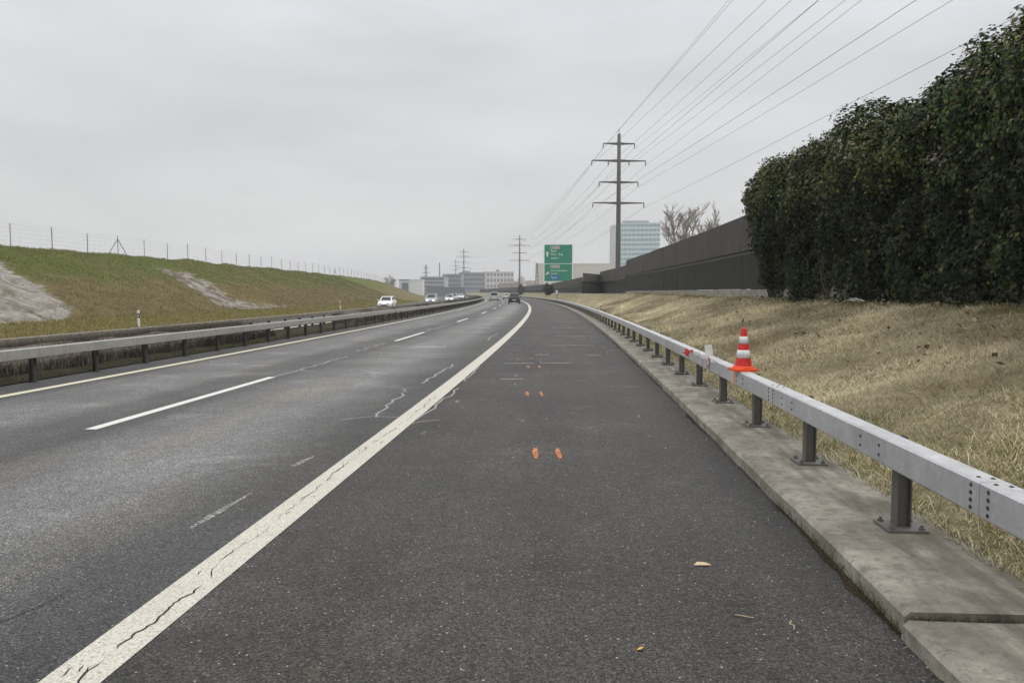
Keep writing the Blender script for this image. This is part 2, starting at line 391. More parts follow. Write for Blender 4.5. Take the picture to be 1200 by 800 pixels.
offs_e = np.r_[-320, -160, -90, -60, -50, np.arange(-46, -24.2, .4), -24.2]
emb = struct(sheet('embankment', np.r_[np.arange(-14, 140, .5), np.arange(140, 345, 1.5), np.arange(345, 700, 12)], offs_e, z_emb, M['emb'],
    {'bare': lambda S, O: np.maximum(dseg(BARE1, S, O)-.25, dseg(BARE2, S, O)-.5), 'brown': lambda S, O: np.where(dseg(BARE2, S, O) > dseg(BARE1, S, O), 1., .45)}))
def z_right(S, O):
    w = woff(S); t_ = np.clip((O-2.6)/(w-.35-2.6), 0, 1); zt = zb(S)
    z = .09+(zt-.09)*(.75*t_+.25*sstep(0, 1, t_))
    return z+.10*vnoise(S*.7, O*.8, 21)*sstep(2.7, 3.4, O)*(1-sstep(w-1.2, w-.5, O))+.02*vnoise(S*3.1, O*3.3, 22)*sstep(2.7, 3.2, O)*(1-sstep(w-1.2, w-.5, O))
struct(sheet('grass_verge', np.r_[np.arange(-14, 60, .4), np.arange(60, 150, 1), np.arange(150, 700, 5)], np.r_[np.arange(2.56, 9.2, .3), 9.2, 14, 40, 120, 320], z_right, M['verge']))

# kerb: long cast slabs with soil-filled joints
KJ = [-16, -6.6, 3.76] + [14.0+10.2*k for k in range(60)]
m = MB(); uvk = []
for i, (a, b) in enumerate(zip(KJ[:-1], KJ[1:])):
    e = rnd.uniform(-.02, .02) if i != 1 else .0; o0 = 1.755+e+(-.045 if i == 1 else 0); top = .12+rnd.uniform(-.008, .008)
    if i in (1, 2): top = .104 if i == 1 else .128
    rings = []
    for s in np.linspace(a+.024, b-.024, max(8, int((b-a)/(.35 if b < 50 else 1.2)))):
        w = .012*float(vnoise(s*1.4, 3, 31)); 
        for q in [(o0-.004+w, -.08), (o0+w*.6, top-.028), (o0+.03+w*.5, top), (2.1, top+.002), (2.60+.03*float(vnoise(s*1.1, 7, 33)), top+.004), (2.63, -.08)]: uvk.append((q[0], s))
        sj = (.012 if s < a+.1 else -.012 if s > b-.1 else 0)
        rings.append([P(s+sj*float(vnoise(q[0]*9, i, 35)), q[0], q[1]) for q in [(uvk[-6+j][0], z) for j, z in enumerate([-.08, top-.028, top, top+.002, top+.004, -.08])]])
    m.loft(rings)
struct(m.build('kerb', M['kerb'], uv=uvk))
m = MB()
m.loft([[P(s, 1.80, -.05), P(s, 1.80, .06), P(s, 2.5, .07), P(s, 2.5, -.05)] for s in np.linspace(-14, 60, 60)])
struct(m.build('kerb_joint_soil', M['soil'], fix=True))
# dirt gathered in the gutter
pts = np.linspace(1.0, 40, 160); w = .035+.06*np.clip(vnoise(pts*1.3, 1, 41)+.3, 0, 1)+.025*vnoise(pts*7, 2, 42)+.06*np.exp(-((pts-4.6)/.9)**2)
struct(strip('gutter_dirt', [(list(zip(pts, 1.755-w/2+.02)), w)], M['soil'], .005))

# ------------------------------------------------------------------ road markings
def line(off, w, a, b, step=1.): 
    n = max(2, int((b-a)/step)+1); return ([(s, off) for s in np.linspace(a, b, n)], w)
struct(strip('edge_line', [line(-2.28, .285, -10, 500)], M['paint'], .004))
struct(strip('median_edge_line', [line(-9.70, .20, -10, 500)], M['edgepaint'], .004))
struct(strip('lane_line', [line(-6.22, .16, 9.25-18.4*2+18.4*k, 15.5-18.4*2+18.4*k) for k in range(28)], M['dashpaint'], .004))
struct(strip('opposite_edge_line', [line(-13.95, .2, -10, 400)], M['edgepaint'], .004-.02))
def zig(s0, o0, ds, do, n, amp, seed):
    r_ = random.Random(seed); return [(s0+ds*i/n+r_.uniform(-amp, amp)*.5, o0+do*i/n+r_.uniform(-amp, amp)) for i in range(n+1)]
# cracks in the wide white line
segs = []
r_ = random.Random(5); s = 2.2; o = -2.27
while s < 12.5:
    L = r_.uniform(.5, 1.3); n = int(L/.03); pts = []; ws = []; w_ = .006
    for i in range(n):
        o += r_.uniform(-.017, .017)+(-2.265-o)*.05; w_ = min(.013, max(.002, w_+r_.uniform(-.004, .004))); pts.append((s+i*.03, o)); ws.append(w_*(1.8 if r_.random() < .07 else 1)*min(1, i/3+.1, (n-1-i)/3+.1)*(1 if s < 7 else .75))
    segs.append((pts, ws)); s += L+r_.uniform(-.02, .10)
for k in range(16):
    s = r_.uniform(2.4, 9); o2 = r_.uniform(-2.36, -2.2); segs.append((zig(s, o2, r_.uniform(.05, .12), r_.uniform(-.03, .03), 4, .008, k), [.001, .006, .008, .005, .001]))
struct(strip('line_crack', segs, M['crack'], .0065))
# pale sealed cracks
segs = [([(10.2, -3.2), (10.45, -2.95), (10.55, -2.8), (10.5, -2.43)], .035), (zig(10.5, -2.78, 2.6, -.12, 9, .05, 1), .04), (zig(13.2, -2.9, .5, -.12, 3, .04, 2), .03),
        (zig(14.6, -2.86, 4.0, .06, 10, .05, 3), .05), ([(10.0, -2.13), (10.2, -2.0), (10.3, -1.8)], .03), (zig(10.3, -2.1, 3.6, .06, 10, .05, 4), .035), (zig(15, -2.1, 3, -.02, 8, .05, 6), .035),
        (zig(15.6, -6.15, 5.2, .05, 14, .06, 7), .06), (zig(16.6, -5.7, .4, -.45, 4, .04, 8), .05), (zig(16, -4.9, .5, .5, 4, .05, 9), .05), (zig(22.5, -6.3, 4, 0, 9, .09, 10), .06), (zig(24, -5.9, 1, .3, 4, .06, 11), .06),
        (zig(35, -6.3, 8, .1, 9, .12, 12), .08), (zig(28, -2.9, 5, .05, 8, .08, 13), .05)]
struct(strip('crack_seal', [q for q in segs if np.ptp(np.array(q[0])[:, 0]) > 0], M['crackseal'], .0045))
struct(strip('road_crack', [([(3.42, -3.12), (3.6, -3.06), (3.8, -3.0), (4.05, -2.98)], [.002, .005, .006, .002])], M['crack'], .0045))
# transverse pale streaks and dabs across the hard shoulder
segs = []
for s, a, b in [(18.9, -1.6, -.8), (19.1, -.7, .1), (21.6, -.9, -.5), (21.5, .55, .95), (25.6, -.6, 1.0), (31, -.4, .9), (38, -.5, 1.0), (46, -.2, 1.1), (54, -.6, 1.0), (70, -.4, 1.2), (15.4, -1.4, -.9), (29, .4, .8), (86, -.6, 1.)]:
    segs.append((zig(s, a, .12, b-a, 7, .02, int(s*10)), .10+s*.004))
segs += [([(5.25, -2.86), (5.6, -2.85), (6.3, -2.82)], [.03, .075, .02]), ([(7.35, -2.83), (7.6, -2.80), (7.85, -2.78)], [.05, .09, .03])]
for k in range(26): 
    s = rnd.uniform(8, 30); o = rnd.uniform(-1.8, 1.5); segs.append(([(s, o), (s+rnd.uniform(.05, .2), o+rnd.uniform(-.08, .08)), (s+.25, o+rnd.uniform(-.1, .1))], rnd.uniform(.03, .08)))
struct(strip('faded_marks', segs, M['dab'], .0045))
# surveyors' spray dabs, in pairs along the shoulder
dabs, fades = [], []
for s, o in [(8.15, -.37), (8.15, -.115), (13.15, -.72), (13.15, -.47), (18.1, -.93), (18.1, -.66)]:
    bigd = s < 15
    dabs.append(([(s-.26, o+.012), (s-.10, o+.004), (s+.12, o-.016), (s+.30, o-.02)], [.03, .055, .06, .04] if bigd else [.02, .06, .06, .03]))
    fades.append(([(s-.1, o+.05), (s, o+.06), (s+.12, o+.05)], [.02, .05, .03]))
for s, o in [(13.3, -.6), (8.2, -.24), (23.5, .5), (25.4, .6), (27.2, .3)]: fades.append(([(s-.05, o-.1), (s, o), (s+.05, o+.12)], .05))
struct(strip('orange_spray_mark', dabs, M['spray'], .0065)); struct(strip('faded_spray_mark', fades, M['sprayfade'], .0055))

# ------------------------------------------------------------------ guard rails
def profile(a, b, z0, z1, r=.012):
    return [(a+r, z0), (b-r, z0), (b, z0+r), (b, z1-r), (b-r, z1), (a+r, z1), (a, z1-r), (a, z0+r)]
def fall(s): return float(np.interp(s, [0, 5, 22, 50, 110], [.045, .035, .005, -.045, -.06]))
def beam(par, o0, o1, z0, z1, a, b, mat, step=1., name='beam', dz=lambda s: 0.):
    m = MB(); n = max(2, int((b-a)/step)+1)
    m.loft([[P(s, o, z+dz(s)) for o, z in profile(o0, o1, z0, z1)] for s in np.linspace(a+.003, b-.003, n)])
    return m.build(name, mat, par)
def post_mesh(h, side=1, mat='galvpost', plate=True, bracket=False):
    """H post in local axes: x towards the beam side, y along the road"""
    m = MB(); m.box((-.05, -.05, .018), (-.042, .05, h)); m.box((.042, -.05, .018), (.05, .05, h)); m.box((-.042, -.004, .018), (.042, .004, h))
    p = m.build('post', M[mat])
    if bracket: MB().box((.004, -.05, h-.13), (.012, .05, h+.155)).box((-.06, -.05, h-.018), (.004, .05, h-.004)).build('bracket', M[mat], p)
    if plate:
        q = MB(); q.box((-.135, -.135, -.004), (.135, .135, .018))
        for x, y in ((-.10, -.10), (.10, -.10), (-.10, .10), (.10, .10)): q.lathe([(.022, .018), (.022, .034), (.012, .034), (.012, .05), (0, .05)], 6, (x, y, 0))
        b = q.build('base_plate', M[mat], p)
    return p
def copy_post(src, par, s, off, z):
    p = src.copy(); col.objects.link(p); p.parent = par
    v = P(s, off, z); p.location = Vector(v)-wl(par); p.rotation_euler = (0, 0, TH(s))
    for ch in src.children:
        c = ch.copy(); col.objects.link(c); c.parent = p
    return p
def drop(src):
    for ch in list(src.children): bpy.data.objects.remove(ch)
    bpy.data.objects.remove(src)
def far_posts(par, off, z, h, a, b, mat):
    m = MB()
    for s in np.arange(a, b, 2.07):
        T = Matrix.Translation(Vector(P(s, off, z))) @ Matrix.Rotation(TH(s), 4, 'Z'); m.box((-.055, -.07, 0), (.055, .07, h), T)
    return struct(m.build('post', M[mat], par), 'stuff')

rail = thing('guardrail', 'clean galvanised box-beam guardrail along the hard shoulder on the right', 'guardrail', tuple(P(5, 2.3, .12)))
Z0, Z1 = .575, .765; F0, F1 = 2.115, 2.262
_r = MB().lathe([(.0, .006), (.0085, .0048), (.0125, 0)], 8).build('bolt', M['bolt']); RIVET = _r.data; bpy.data.objects.remove(_r)
joints = [3.85-4.14*3+4.14*k for k in range(45)]
for i, (a, b) in enumerate(zip(joints[:-1], joints[1:])):
    bm_ = beam(rail, F0, F1, Z0, Z1, a, b, M['galv'], dz=fall)
    if b < 22:   # splice bolts, mounting bolts
        def rivet(s, o, z, face):
            q = link('bolt', RIVET, bm_); q.location = Vector(P(s, o, z+fall(s)))-wl(bm_); q.rotation_euler = (0, R(-90) if face == 'f' else 0, TH(s))
        for s in (a+.085, b-.085):
            for z in np.linspace(Z0+.035, Z1-.035, 4): rivet(s, F0-.001, z, 'f')
            for q in (.03, -.03): rivet(s+q*.6, F0+(.045 if q > 0 else .10), Z1+.001, 't')
        for s in np.arange(5.25-2.07*8, 60, 2.07):
            for q in (-.10, .24):
                if a < s+q < b:
                    for z in (Z0+.06, Z1-.065): rivet(s+q, F0-.001, z, 'f')
        m = MB(); m.loft([[P(s, o, z+fall(s)) for o, z in profile(F0+.004, F1-.004, Z0+.004, Z1-.004)] for s in (b-.15, b+.15)])
        m.build('splice_sleeve', M['postdark'], bm_)
for a in np.arange(joints[-1], 420, 12.42): beam(rail, F0, F1, Z0, Z1, a, min(a+12.42, 420), M['galv'], 3., dz=fall)
pm = post_mesh(.50, bracket=True)
posts = list(np.arange(5.25-2.07*5, 180, 2.07))
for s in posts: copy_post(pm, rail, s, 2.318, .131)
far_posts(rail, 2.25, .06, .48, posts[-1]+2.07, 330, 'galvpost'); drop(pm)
# orange mark sprayed over the beam below the cone
m = MB()
for (a, b, z0_, z1_) in [(9.76, 9.87, .62, .69), (9.75, 9.85, .69, .785), (9.79, 9.83, .59, .62)]:
    m.add([P(a, F0-.002, z0_), P(b, F0-.002, z0_), P(b-.01, F0-.002, z1_), P(a-.005, F0-.002, z1_)], [(0, 1, 2, 3)])
m.build('paint_mark', M['orange'], rail)

lrail = thing('guardrail', 'grimy grey box-beam guardrail along the left lane, nearer of the two on the median', 'guardrail', tuple(P(14, -11, 0)))
for a in [-14+4.14*k for k in range(54)]: beam(lrail, -10.56, -10.40, .50, .70, a, a+4.14, M['galvdirty'], 1. if a < 60 else 2.)
for a in np.arange(-14+4.14*54, 420, 12.42): beam(lrail, -10.56, -10.40, .50, .70, a, a+12.42, M['galvdirty'], 3.)
pm = post_mesh(.62, plate=False, mat='postdark'); posts = list(np.arange(14.3-2.07*5, 190, 2.07))
for s in posts: copy_post(pm, lrail, s, -10.63, -.02)
far_posts(lrail, -10.63, 0, .6, posts[-1]+2.07, 330, 'postdark'); drop(pm)
rrail = thing('guardrail', 'rust-stained guardrail along the oncoming carriageway, farther of the two on the median', 'guardrail', tuple(P(20, -13, 0)))
for a in [-14+8.28*k for k in range(27)]: beam(rrail, -13.10, -12.94, .53, .705, a, a+8.28, M['rustmedian'], 1.4)
for a in np.arange(-14+8.28*27, 420, 12.42): beam(rrail, -13.10, -12.94, .52, .705, a, a+12.42, M['rustmedian'], 3.)
pm = post_mesh(.545, plate=False, mat='postdark'); posts = list(np.arange(0, 180, 2.07))
for s in posts: copy_post(pm, rrail, s, -13.02, -.02)
far_posts(rrail, -13.02, 0, .5, posts[-1]+2.07, 330, 'postdark'); drop(pm)

# ------------------------------------------------------------------ blades: grass, twigs
def blades(name, s, o, zf, h, w, lean, cols_, curl=.5, mat='blade', parent=None, loc=None):
    n = len(s); base = P(s, o, zf(s, o)-.01); az = rng.uniform(0, 2*np.pi, n); face = rng.uniform(0, 2*np.pi, n)
    d = np.stack([np.cos(az), np.sin(az), np.zeros(n)], 1); sd = np.stack([np.cos(face), np.sin(face), np.zeros(n)], 1)*w[:, None]*.5
    up = np.array([0, 0, 1.])
    mid = base+up*(h*.6)[:, None]+d*(lean*h*.35)[:, None]
    tip = base+up*(h*(1-curl*lean*.6))[:, None]+d*(lean*h)[:, None]
    V = np.stack([base-sd, base+sd, mid+sd*.7, mid-sd*.7, tip], 1).reshape(-1, 3)
    if loc is not None: V = V-np.array(loc)
    I = np.arange(n)[:, None]*5
    F = np.concatenate([I+np.array([0, 1, 2]), I+np.array([0, 2, 3]), I+np.array([3, 2, 4])])
    return big(name, V, F, M[mat], {'Col': np.repeat(cols_, 5, 0)}, parent)
def pick(pal, n, wts, jit=.25):
    pal = np.array(pal); k = rng.choice(len(pal), n, p=np.array(wts)/sum(wts))
    return pal[k]*(1+rng.uniform(-jit, jit, (n, 1)))
STRAW = [(.62, .555, .385), (.73, .67, .50), (.50, .43, .28), (.19, .185, .055), (.22, .16, .075)]
N = 520000
u = rng.random(N); s = 1.5+75*u**1.75; o = 2.62+(woff(s)-.3-2.62)*rng.random(N)**.9
cl = vnoise(s*.9, o*.9, 51)+.6*vnoise(s*2.7, o*2.7, 52)
keep = rng.random(N) < np.clip(.75+.45*cl, .12, 1); s, o, cl = s[keep], o[keep], cl[keep]; n = len(s)
c = pick(STRAW, n, [4, 3, 2.2, .7, .9])
pat = vnoise(s*.45, o*.6, 57)+.6*vnoise(s*1.3, o*1.5, 58)
c *= np.clip(1.0+.42*pat, .5, 1.5)[:, None]
old = rng.random(n) < np.clip(-.8*pat-.25+.35*sstep(6.8, 8., o), 0, .6); c[old] = pick([(.28, .215, .115), (.19, .155, .075), (.38, .31, .175)], old.sum(), [2, 1, 2])
gm = np.clip(1.3*np.exp(-((o-2.95-.15*np.sin(s*1.7))/.42)**2)+.9*np.exp(-((o-3.6)/.5)**2)*np.exp(-((s-5.5)/2.2)**2)+.8*np.exp(-((o-8.1)/.5)**2)+.55*np.clip(vnoise(s*.35, o*.5, 53)-.25, 0, 1), 0, .8)
gsel = rng.random(n) < gm*.75
c[gsel] = pick([(.15, .155, .035), (.23, .215, .07), (.10, .11, .028)], gsel.sum(), [3, 2, 2])
h = (.04+.075*rng.random(n)+.09*np.clip(cl, -.25, 1)*rng.random(n))+.14*(rng.random(n) < .03); far = 1+s/20.
struct(blades('dry_grass', s, o, z_right, h, .0034*far*(1+.5*rng.random(n)), rng.uniform(.5, 2.6, n), c, .35), 'stuff')
# tufts at the back edge of the kerb and in the joints
n = 9000; s = 1.5+rng.random(n)**1.4*40; o = 2.60+rng.normal(0, .05, n).clip(-.03, .2)
struct(blades('kerb_edge_grass', s, o, lambda a, b: .08+0*a, .07+.12*rng.random(n), np.full(n, .006)*(1+s/25), rng.uniform(.4, 1.4, n), pick(STRAW+[(.09, .10, .02)], n, [3, 2, 2, 2, 1, 2])), 'stuff')
n = 900; s = np.r_[3.8+rng.random(600)**1.5*2.4, 3.77+rng.normal(0, .014, 300)]; o = np.r_[1.735+rng.normal(0, .02, 600), 1.78+.8*rng.random(300)**1.5]
z_ = np.r_[np.full(600, .0), np.full(300, .07)]
struct(blades('gutter_weeds', s, o, lambda a, b: z_, np.r_[.02+.11*rng.random(600), .05+.05*rng.random(300)**2], np.full(n, .004), rng.uniform(.3, 1.5, n), pick([(.10, .085, .04), (.06, .055, .025), (.16, .135, .07)], n, [2, 2, 1])), 'stuff')
# rough turf on the embankment
n = 110000; s = 20+150*rng.random(n)**1.3; o = -28.0-15.5*rng.random(n); o[:30000] = -24.4-4.6*rng.random(30000)
b = np.maximum(dseg(BARE1, s, o), dseg(BARE2, s, o)); k_ = (b < -.1) | (rng.random(n) < .03); s, o = s[k_], o[k_]; n = len(s)
c = pick([(.175, .142, .062), (.255, .212, .10), (.125, .098, .042), (.19, .172, .06)], n, [3, 2, 2, 2])
g_ = rng.random(n) < .85*sstep(-34.2, -37.5, o+2.5*vnoise(s*.15, o*.2, 61)); c[g_] = pick([(.11, .135, .028), (.165, .18, .045), (.08, .10, .02)], g_.sum(), [3, 2, 2])
y_ = (rng.random(n) < .7) & (o > -28.8); c[y_] = pick([(.30, .26, .09), (.22, .21, .055), (.17, .13, .048)], y_.sum(), [2, 2, 1])
struct(blades('embankment_grass', s, o, z_emb, .08+.16*rng.random(n), .022*(1+s/90), rng.uniform(.4, 1.4, n), c), 'stuff')
# scrub in the median
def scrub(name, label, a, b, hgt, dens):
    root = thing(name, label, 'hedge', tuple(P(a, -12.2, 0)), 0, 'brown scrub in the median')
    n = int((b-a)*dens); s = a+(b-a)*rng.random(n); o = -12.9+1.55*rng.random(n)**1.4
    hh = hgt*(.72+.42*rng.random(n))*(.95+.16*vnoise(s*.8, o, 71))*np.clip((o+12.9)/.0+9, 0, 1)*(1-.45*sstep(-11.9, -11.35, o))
    blades('twigs', s, o, lambda p_, q: np.full(len(p_), .0), hh, .012*(1+s/45), rng.uniform(.1, .8, n), pick([(.12, .098, .075), (.07, .056, .043), (.19, .16, .125), (.08, .075, .038)], n, [3, 3, 2, 1.4])*(1-.62*sstep(-12.5, -11.9, o))[:, None], .3, parent=root, loc=root.location)  # front twigs darker: shade of the near rail put into their colour
    if a < 10:
        n = 9000; s = a+(b-a)*rng.random(n); o = -12.92+.2*rng.random(n); blades('twigs', s, o, lambda p_, q: np.full(len(p_), .25), .36+.12*rng.random(n), .014*(1+s/45), rng.uniform(.05, .5, n), pick([(.14, .118, .092), (.08, .066, .052), (.21, .182, .145)], n, [3, 3, 2]), .3, parent=root, loc=root.location)
    m = MB(); ss = np.linspace(a, b, int((b-a)/.5)+2)
    m.loft([[P(q, o_+.05*vnoise(q*2, o_, 4), z*hgt*(.9+.12*float(vnoise(q*1.1, o_*2, 72)))) for o_, z in ((-12.88, 0), (-12.87, .7), (-12.6, .86), (-11.9, .76), (-11.6, .45), (-11.5, 0))] for q in ss])
    m.build('dense_core', M['twig'], root)
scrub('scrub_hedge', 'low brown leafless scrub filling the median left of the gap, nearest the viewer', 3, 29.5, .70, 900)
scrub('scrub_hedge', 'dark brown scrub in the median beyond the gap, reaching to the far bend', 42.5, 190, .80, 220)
n = 5000; s = 8+rng.random(n)*50; o = -10.78-.5*rng.random(n)**1.5
struct(blades('median_grass', s, o, lambda a, b: a*0+.03, .04+.10*rng.random(n), np.full(n, .010), rng.uniform(.4, 1.4, n), pick([(.10, .09, .03), (.06, .06, .018), (.14, .115, .05)], n, [2, 2, 1])), 'stuff')

# ------------------------------------------------------------------ noise barrier
def barrier(label, segs, ztop, zmid, zpl, zbase, first=None):
    """segs: list of ground points (x, y); a panel between each pair"""
    root = thing('noise_barrier', label, 'noise barrier', (segs[0][0], segs[0][1], zbase))
    segs = segs[::-1]                                     # near to far, so that local +y faces the road
    for i_, ((x0, y0), (x1, y1)) in enumerate(zip(segs[:-1], segs[1:])):
        d = Vector((x1-x0, y1-y0, 0)); L = d.length; ang = math.atan2(d.y, d.x)
        T = Matrix.Translation((x0, y0, 0)) @ Matrix.Rotation(ang, 4, 'Z')
        j = rnd.uniform(-.012, .012); zt = first if (first and i_ == len(segs)-2) else ztop
        MB().box((.015, -.0, zmid), (L-.015, .16+j, zt+rnd.uniform(-.015, .015)), T).build('upper_panel', M['wall_up'], root, bevel=.012)
        MB().box((.0, -.10, zmid-.16), (L, .03, zmid-.002), T).build('shadow_strip', M['black'], root)  # black strip standing in for the shadow gap under the upper panel
        MB().box((.02, -.10, zpl), (L-.02, .05+j, zmid-.162), T).build('lower_panel', M['wall_lo'], root, bevel=.01)
        MB().box((-.11, -.13, zbase-.5), (.11, .065+j, zmid-.2), T).build('column', M['wall_lo'], root)
        MB().box((.004, -.17, zbase-.8), (L-.004, .14+rnd.uniform(-.01, .02), zpl-.002-rnd.uniform(0, .02)), T).build('plinth', M['plinth'], root, bevel=.012)
    return root
barrier('long dark noise barrier from under the ivy to the step near the pylon', [tuple(P(s, 8.5)[:2]) for s in np.linspace(85.5, -12, 17)], 5.32, 3.68, 1.93, 1.5)
barrier('lower middle stretch of dark noise barrier that turns in towards the road', [tuple(P(104.5, 5.0)[:2])]+[tuple(P(s, 8.5)[:2]) for s in (114, 108, 102, 96.2, 90.9, 85.62)], 4.80, 3.25, 1.66, 1.3, 4.42)
barrier('lowest, farthest stretch of dark noise barrier behind the green sign, curving left', [tuple(P(s, 5.0)[:2]) for s in list(np.linspace(470, 190, 34))+list(np.linspace(182, 104.7, 13))], 3.85, 2.75, 1.72, 1.3)

# ------------------------------------------------------------------ ivy hedge over the barrier
hedge = thing('ivy_hedge', 'huge dark green ivy hedge overgrowing the noise barrier on the right', 'hedge', tuple(P(18, 8.3, 1.4)))
def hedge_surf(s, q):
    """q 0..1 from the foot of the face over the crown to the back; returns (off, z, off-normal, z-normal)"""
    top = 6.5+6.62-6.5+.20*vnoise(s*.55, 2, 81)+.17*vnoise(s*1.5, 5, 82)+.10*vnoise(s*4, 5, 94)+.3*sstep(27, 32, s)
    bul = .30*vnoise(s*.75, q*5, 83)+.20*vnoise(s*2.0, q*9, 84)+.10*vnoise(s*4.5, q*6, 93)*(q < .6)
    cq = np.array([0, .30, .48, .60, .70, .78, .88, 1.]); 
    oo = np.interp(q, cq, [8.22, 8.12, 7.92, 7.62, 7.72, 8.15, 9.1, 9.6])
    zz = np.interp(q, cq, [0., .36, .58, .74, .88, .98, 1.0, .62])
    e = np.clip(sstep(36.0, 32.2, s+0*q)*1.0, 0, 1)                       # rounded end
    z = 1.42+(top-1.42)*zz
    end = np.where(z > 4.8, sstep(34.6, 32.2, s), sstep(33.0, 32.2, s))
    zc = np.where(zz > .66, 4.9+(z-4.9)*(.25+.75*end), z)
    off = 8.55+(oo-8.55)*np.maximum(end, .18)-bul*end
    return off, zc, end
n = 175000
s = 2.5+34.3*rng.random(n)**1.12; q = rng.random(n)**.92*.97
off, z, end = hedge_surf(s, q); kk = (end > .04); s, q, off, z = s[kk], q[kk], off[kk], z[kk]; n = len(s)
o2, z2, _ = hedge_surf(s, np.minimum(q+.02, .99)); tn = np.stack([o2-off, z2-z], 1); tn /= np.linalg.norm(tn, axis=1)[:, None]+1e-6
nr = np.stack([-tn[:, 1], tn[:, 0]], 1)                                    # outward, in (off, z)
cl = vnoise(s*1.5, q*14, 85)+.7*vnoise(s*3.9, q*34, 86)
dep = rng.random(n)**1.4*.50-.12-.20*np.clip(cl, -1, 1.2)
crown = sstep(.55, .8, q); spr = (rng.random(n) < .03)*rng.random(n)**2*.30*crown; dep -= spr
off -= -nr[:, 0]*-dep; off = off; z = z-nr[:, 1]*dep
base = P(s, off, z); th = np.interp(s, _S, _TH)
rt = np.stack([np.cos(th), np.sin(th), 0*th], 1); fw = np.stack([-np.sin(th), np.cos(th), 0*th], 1); up = np.array([0, 0, 1.])
nrm = rt*nr[:, :1]+up*nr[:, 1:]+fw*rng.normal(0, .55, (n, 1))+rt*rng.normal(0, .35, (n, 1))+up*(rng.normal(.30, .5, (n, 1))+.5*crown[:, None])
nrm /= np.linalg.norm(nrm, axis=1)[:, None]
dn = -up+rng.normal(0, .65, (n, 3)); dn -= nrm*np.sum(dn*nrm, 1)[:, None]; dn /= np.linalg.norm(dn, axis=1)[:, None]
sd = np.cross(nrm, dn); ln = (.045+.05*rng.random(n))*(1+s/70.); w = ln*rng.uniform(.7, 1.0, n)*.55
V = np.stack([base, base+dn*(ln*.42)[:, None]+sd*w[:, None]+nrm*(ln*.1)[:, None], base+dn*ln[:, None]-nrm*(ln*.12)[:, None], base+dn*(ln*.42)[:, None]-sd*w[:, None]+nrm*(ln*.1)[:, None]], 1).reshape(-1, 3)
I = np.arange(n)[:, None]*4; F = np.concatenate([I+np.array([0, 1, 2]), I+np.array([0, 2, 3])])
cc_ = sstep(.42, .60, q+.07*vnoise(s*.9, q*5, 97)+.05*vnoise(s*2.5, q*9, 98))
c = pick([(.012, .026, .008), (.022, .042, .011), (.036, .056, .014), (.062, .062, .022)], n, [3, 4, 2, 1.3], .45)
c *= np.clip(.66+.42*vnoise(s*1.1, q*7, 95)+1.2*cc_*(.75+.6*vnoise(s*.7, q*5, 96)), .3, 2.4)[:, None]  # overhead light put into the leaf colour: crown lighter, face darker
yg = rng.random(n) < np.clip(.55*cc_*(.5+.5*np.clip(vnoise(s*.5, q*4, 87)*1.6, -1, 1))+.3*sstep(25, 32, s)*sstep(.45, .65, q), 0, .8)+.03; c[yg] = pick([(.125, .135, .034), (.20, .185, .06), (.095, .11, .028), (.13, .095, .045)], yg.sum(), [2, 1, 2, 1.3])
br = rng.random(n) < .025+.22*np.clip(vnoise(s*.7, q*7, 88)-.35, 0, 1)+.25*sstep(13, 9, s)*np.clip(vnoise(s, q*9, 92), 0, 1); c[br] = pick([(.10, .078, .045), (.065, .045, .028), (.14, .13, .07)], br.sum(), [2, 2, 1])
fl = (rng.random(n) < .42) & (vnoise(s*.75, q*8, 89) > .50) & (q > .5) & (s < 24); c[fl] = pick([(.26, .245, .21), (.17, .16, .13)], fl.sum(), [1, 2])
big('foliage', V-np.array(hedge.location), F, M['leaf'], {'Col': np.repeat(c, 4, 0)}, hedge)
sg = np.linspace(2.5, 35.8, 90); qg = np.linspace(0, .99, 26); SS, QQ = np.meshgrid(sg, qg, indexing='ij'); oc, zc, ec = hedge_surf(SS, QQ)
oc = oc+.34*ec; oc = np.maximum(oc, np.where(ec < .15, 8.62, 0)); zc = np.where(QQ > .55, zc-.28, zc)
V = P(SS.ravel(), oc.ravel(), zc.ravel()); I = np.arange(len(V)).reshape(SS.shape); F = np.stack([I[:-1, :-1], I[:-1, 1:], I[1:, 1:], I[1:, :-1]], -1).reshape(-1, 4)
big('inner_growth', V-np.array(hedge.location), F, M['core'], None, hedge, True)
SL, SC = [], []
for k in range(75):      # leafy shoots that stick out of the crown
    s_ = rnd.uniform(3.5, 34.5); q_ = rnd.uniform(.66, .86); a, b, _ = hedge_surf(np.array([s_]), np.array([q_])); p0 = Vector(P(s_, a[0], b[0]-.15)); L = rnd.uniform(.25, .75)*(1.1-.012*s_)
    d = Vector((rnd.uniform(-.6, .5), rnd.uniform(-.6, .6), 1)).normalized(); tip = p0+d*L+Vector((rnd.uniform(-.2, .1), rnd.uniform(-.15, .15), -.06)); mid = p0+d*L*.5
    MB().tube([p0, mid, tip], [.008, .006, .003], 4).build('shoot', M['stem'], hedge)
    g_ = rnd.choice([(.09, .12, .03), (.14, .16, .04), (.05, .075, .02), (.16, .14, .09)])
    for j in range(int(L*38)):
        f_ = rnd.uniform(.15, 1.02); q = (p0.lerp(mid, f_*2) if f_ < .5 else mid.lerp(tip, f_*2-1))+Vector((rnd.gauss(0, .045), rnd.gauss(0, .045), rnd.gauss(0, .045)))
        e1 = Vector((rnd.gauss(0, 1), rnd.gauss(0, 1), rnd.gauss(-.3, .6))).normalized()*rnd.uniform(.025, .045)*(1+s_/60); e2 = e1.cross(Vector((rnd.gauss(0, 1), rnd.gauss(0, 1), 1))).normalized()*e1.length*.7
        SL.append([q-e1, q+e2, q+e1, q-e2]); SC.append(np.array(g_)*rnd.uniform(.6, 1.3))
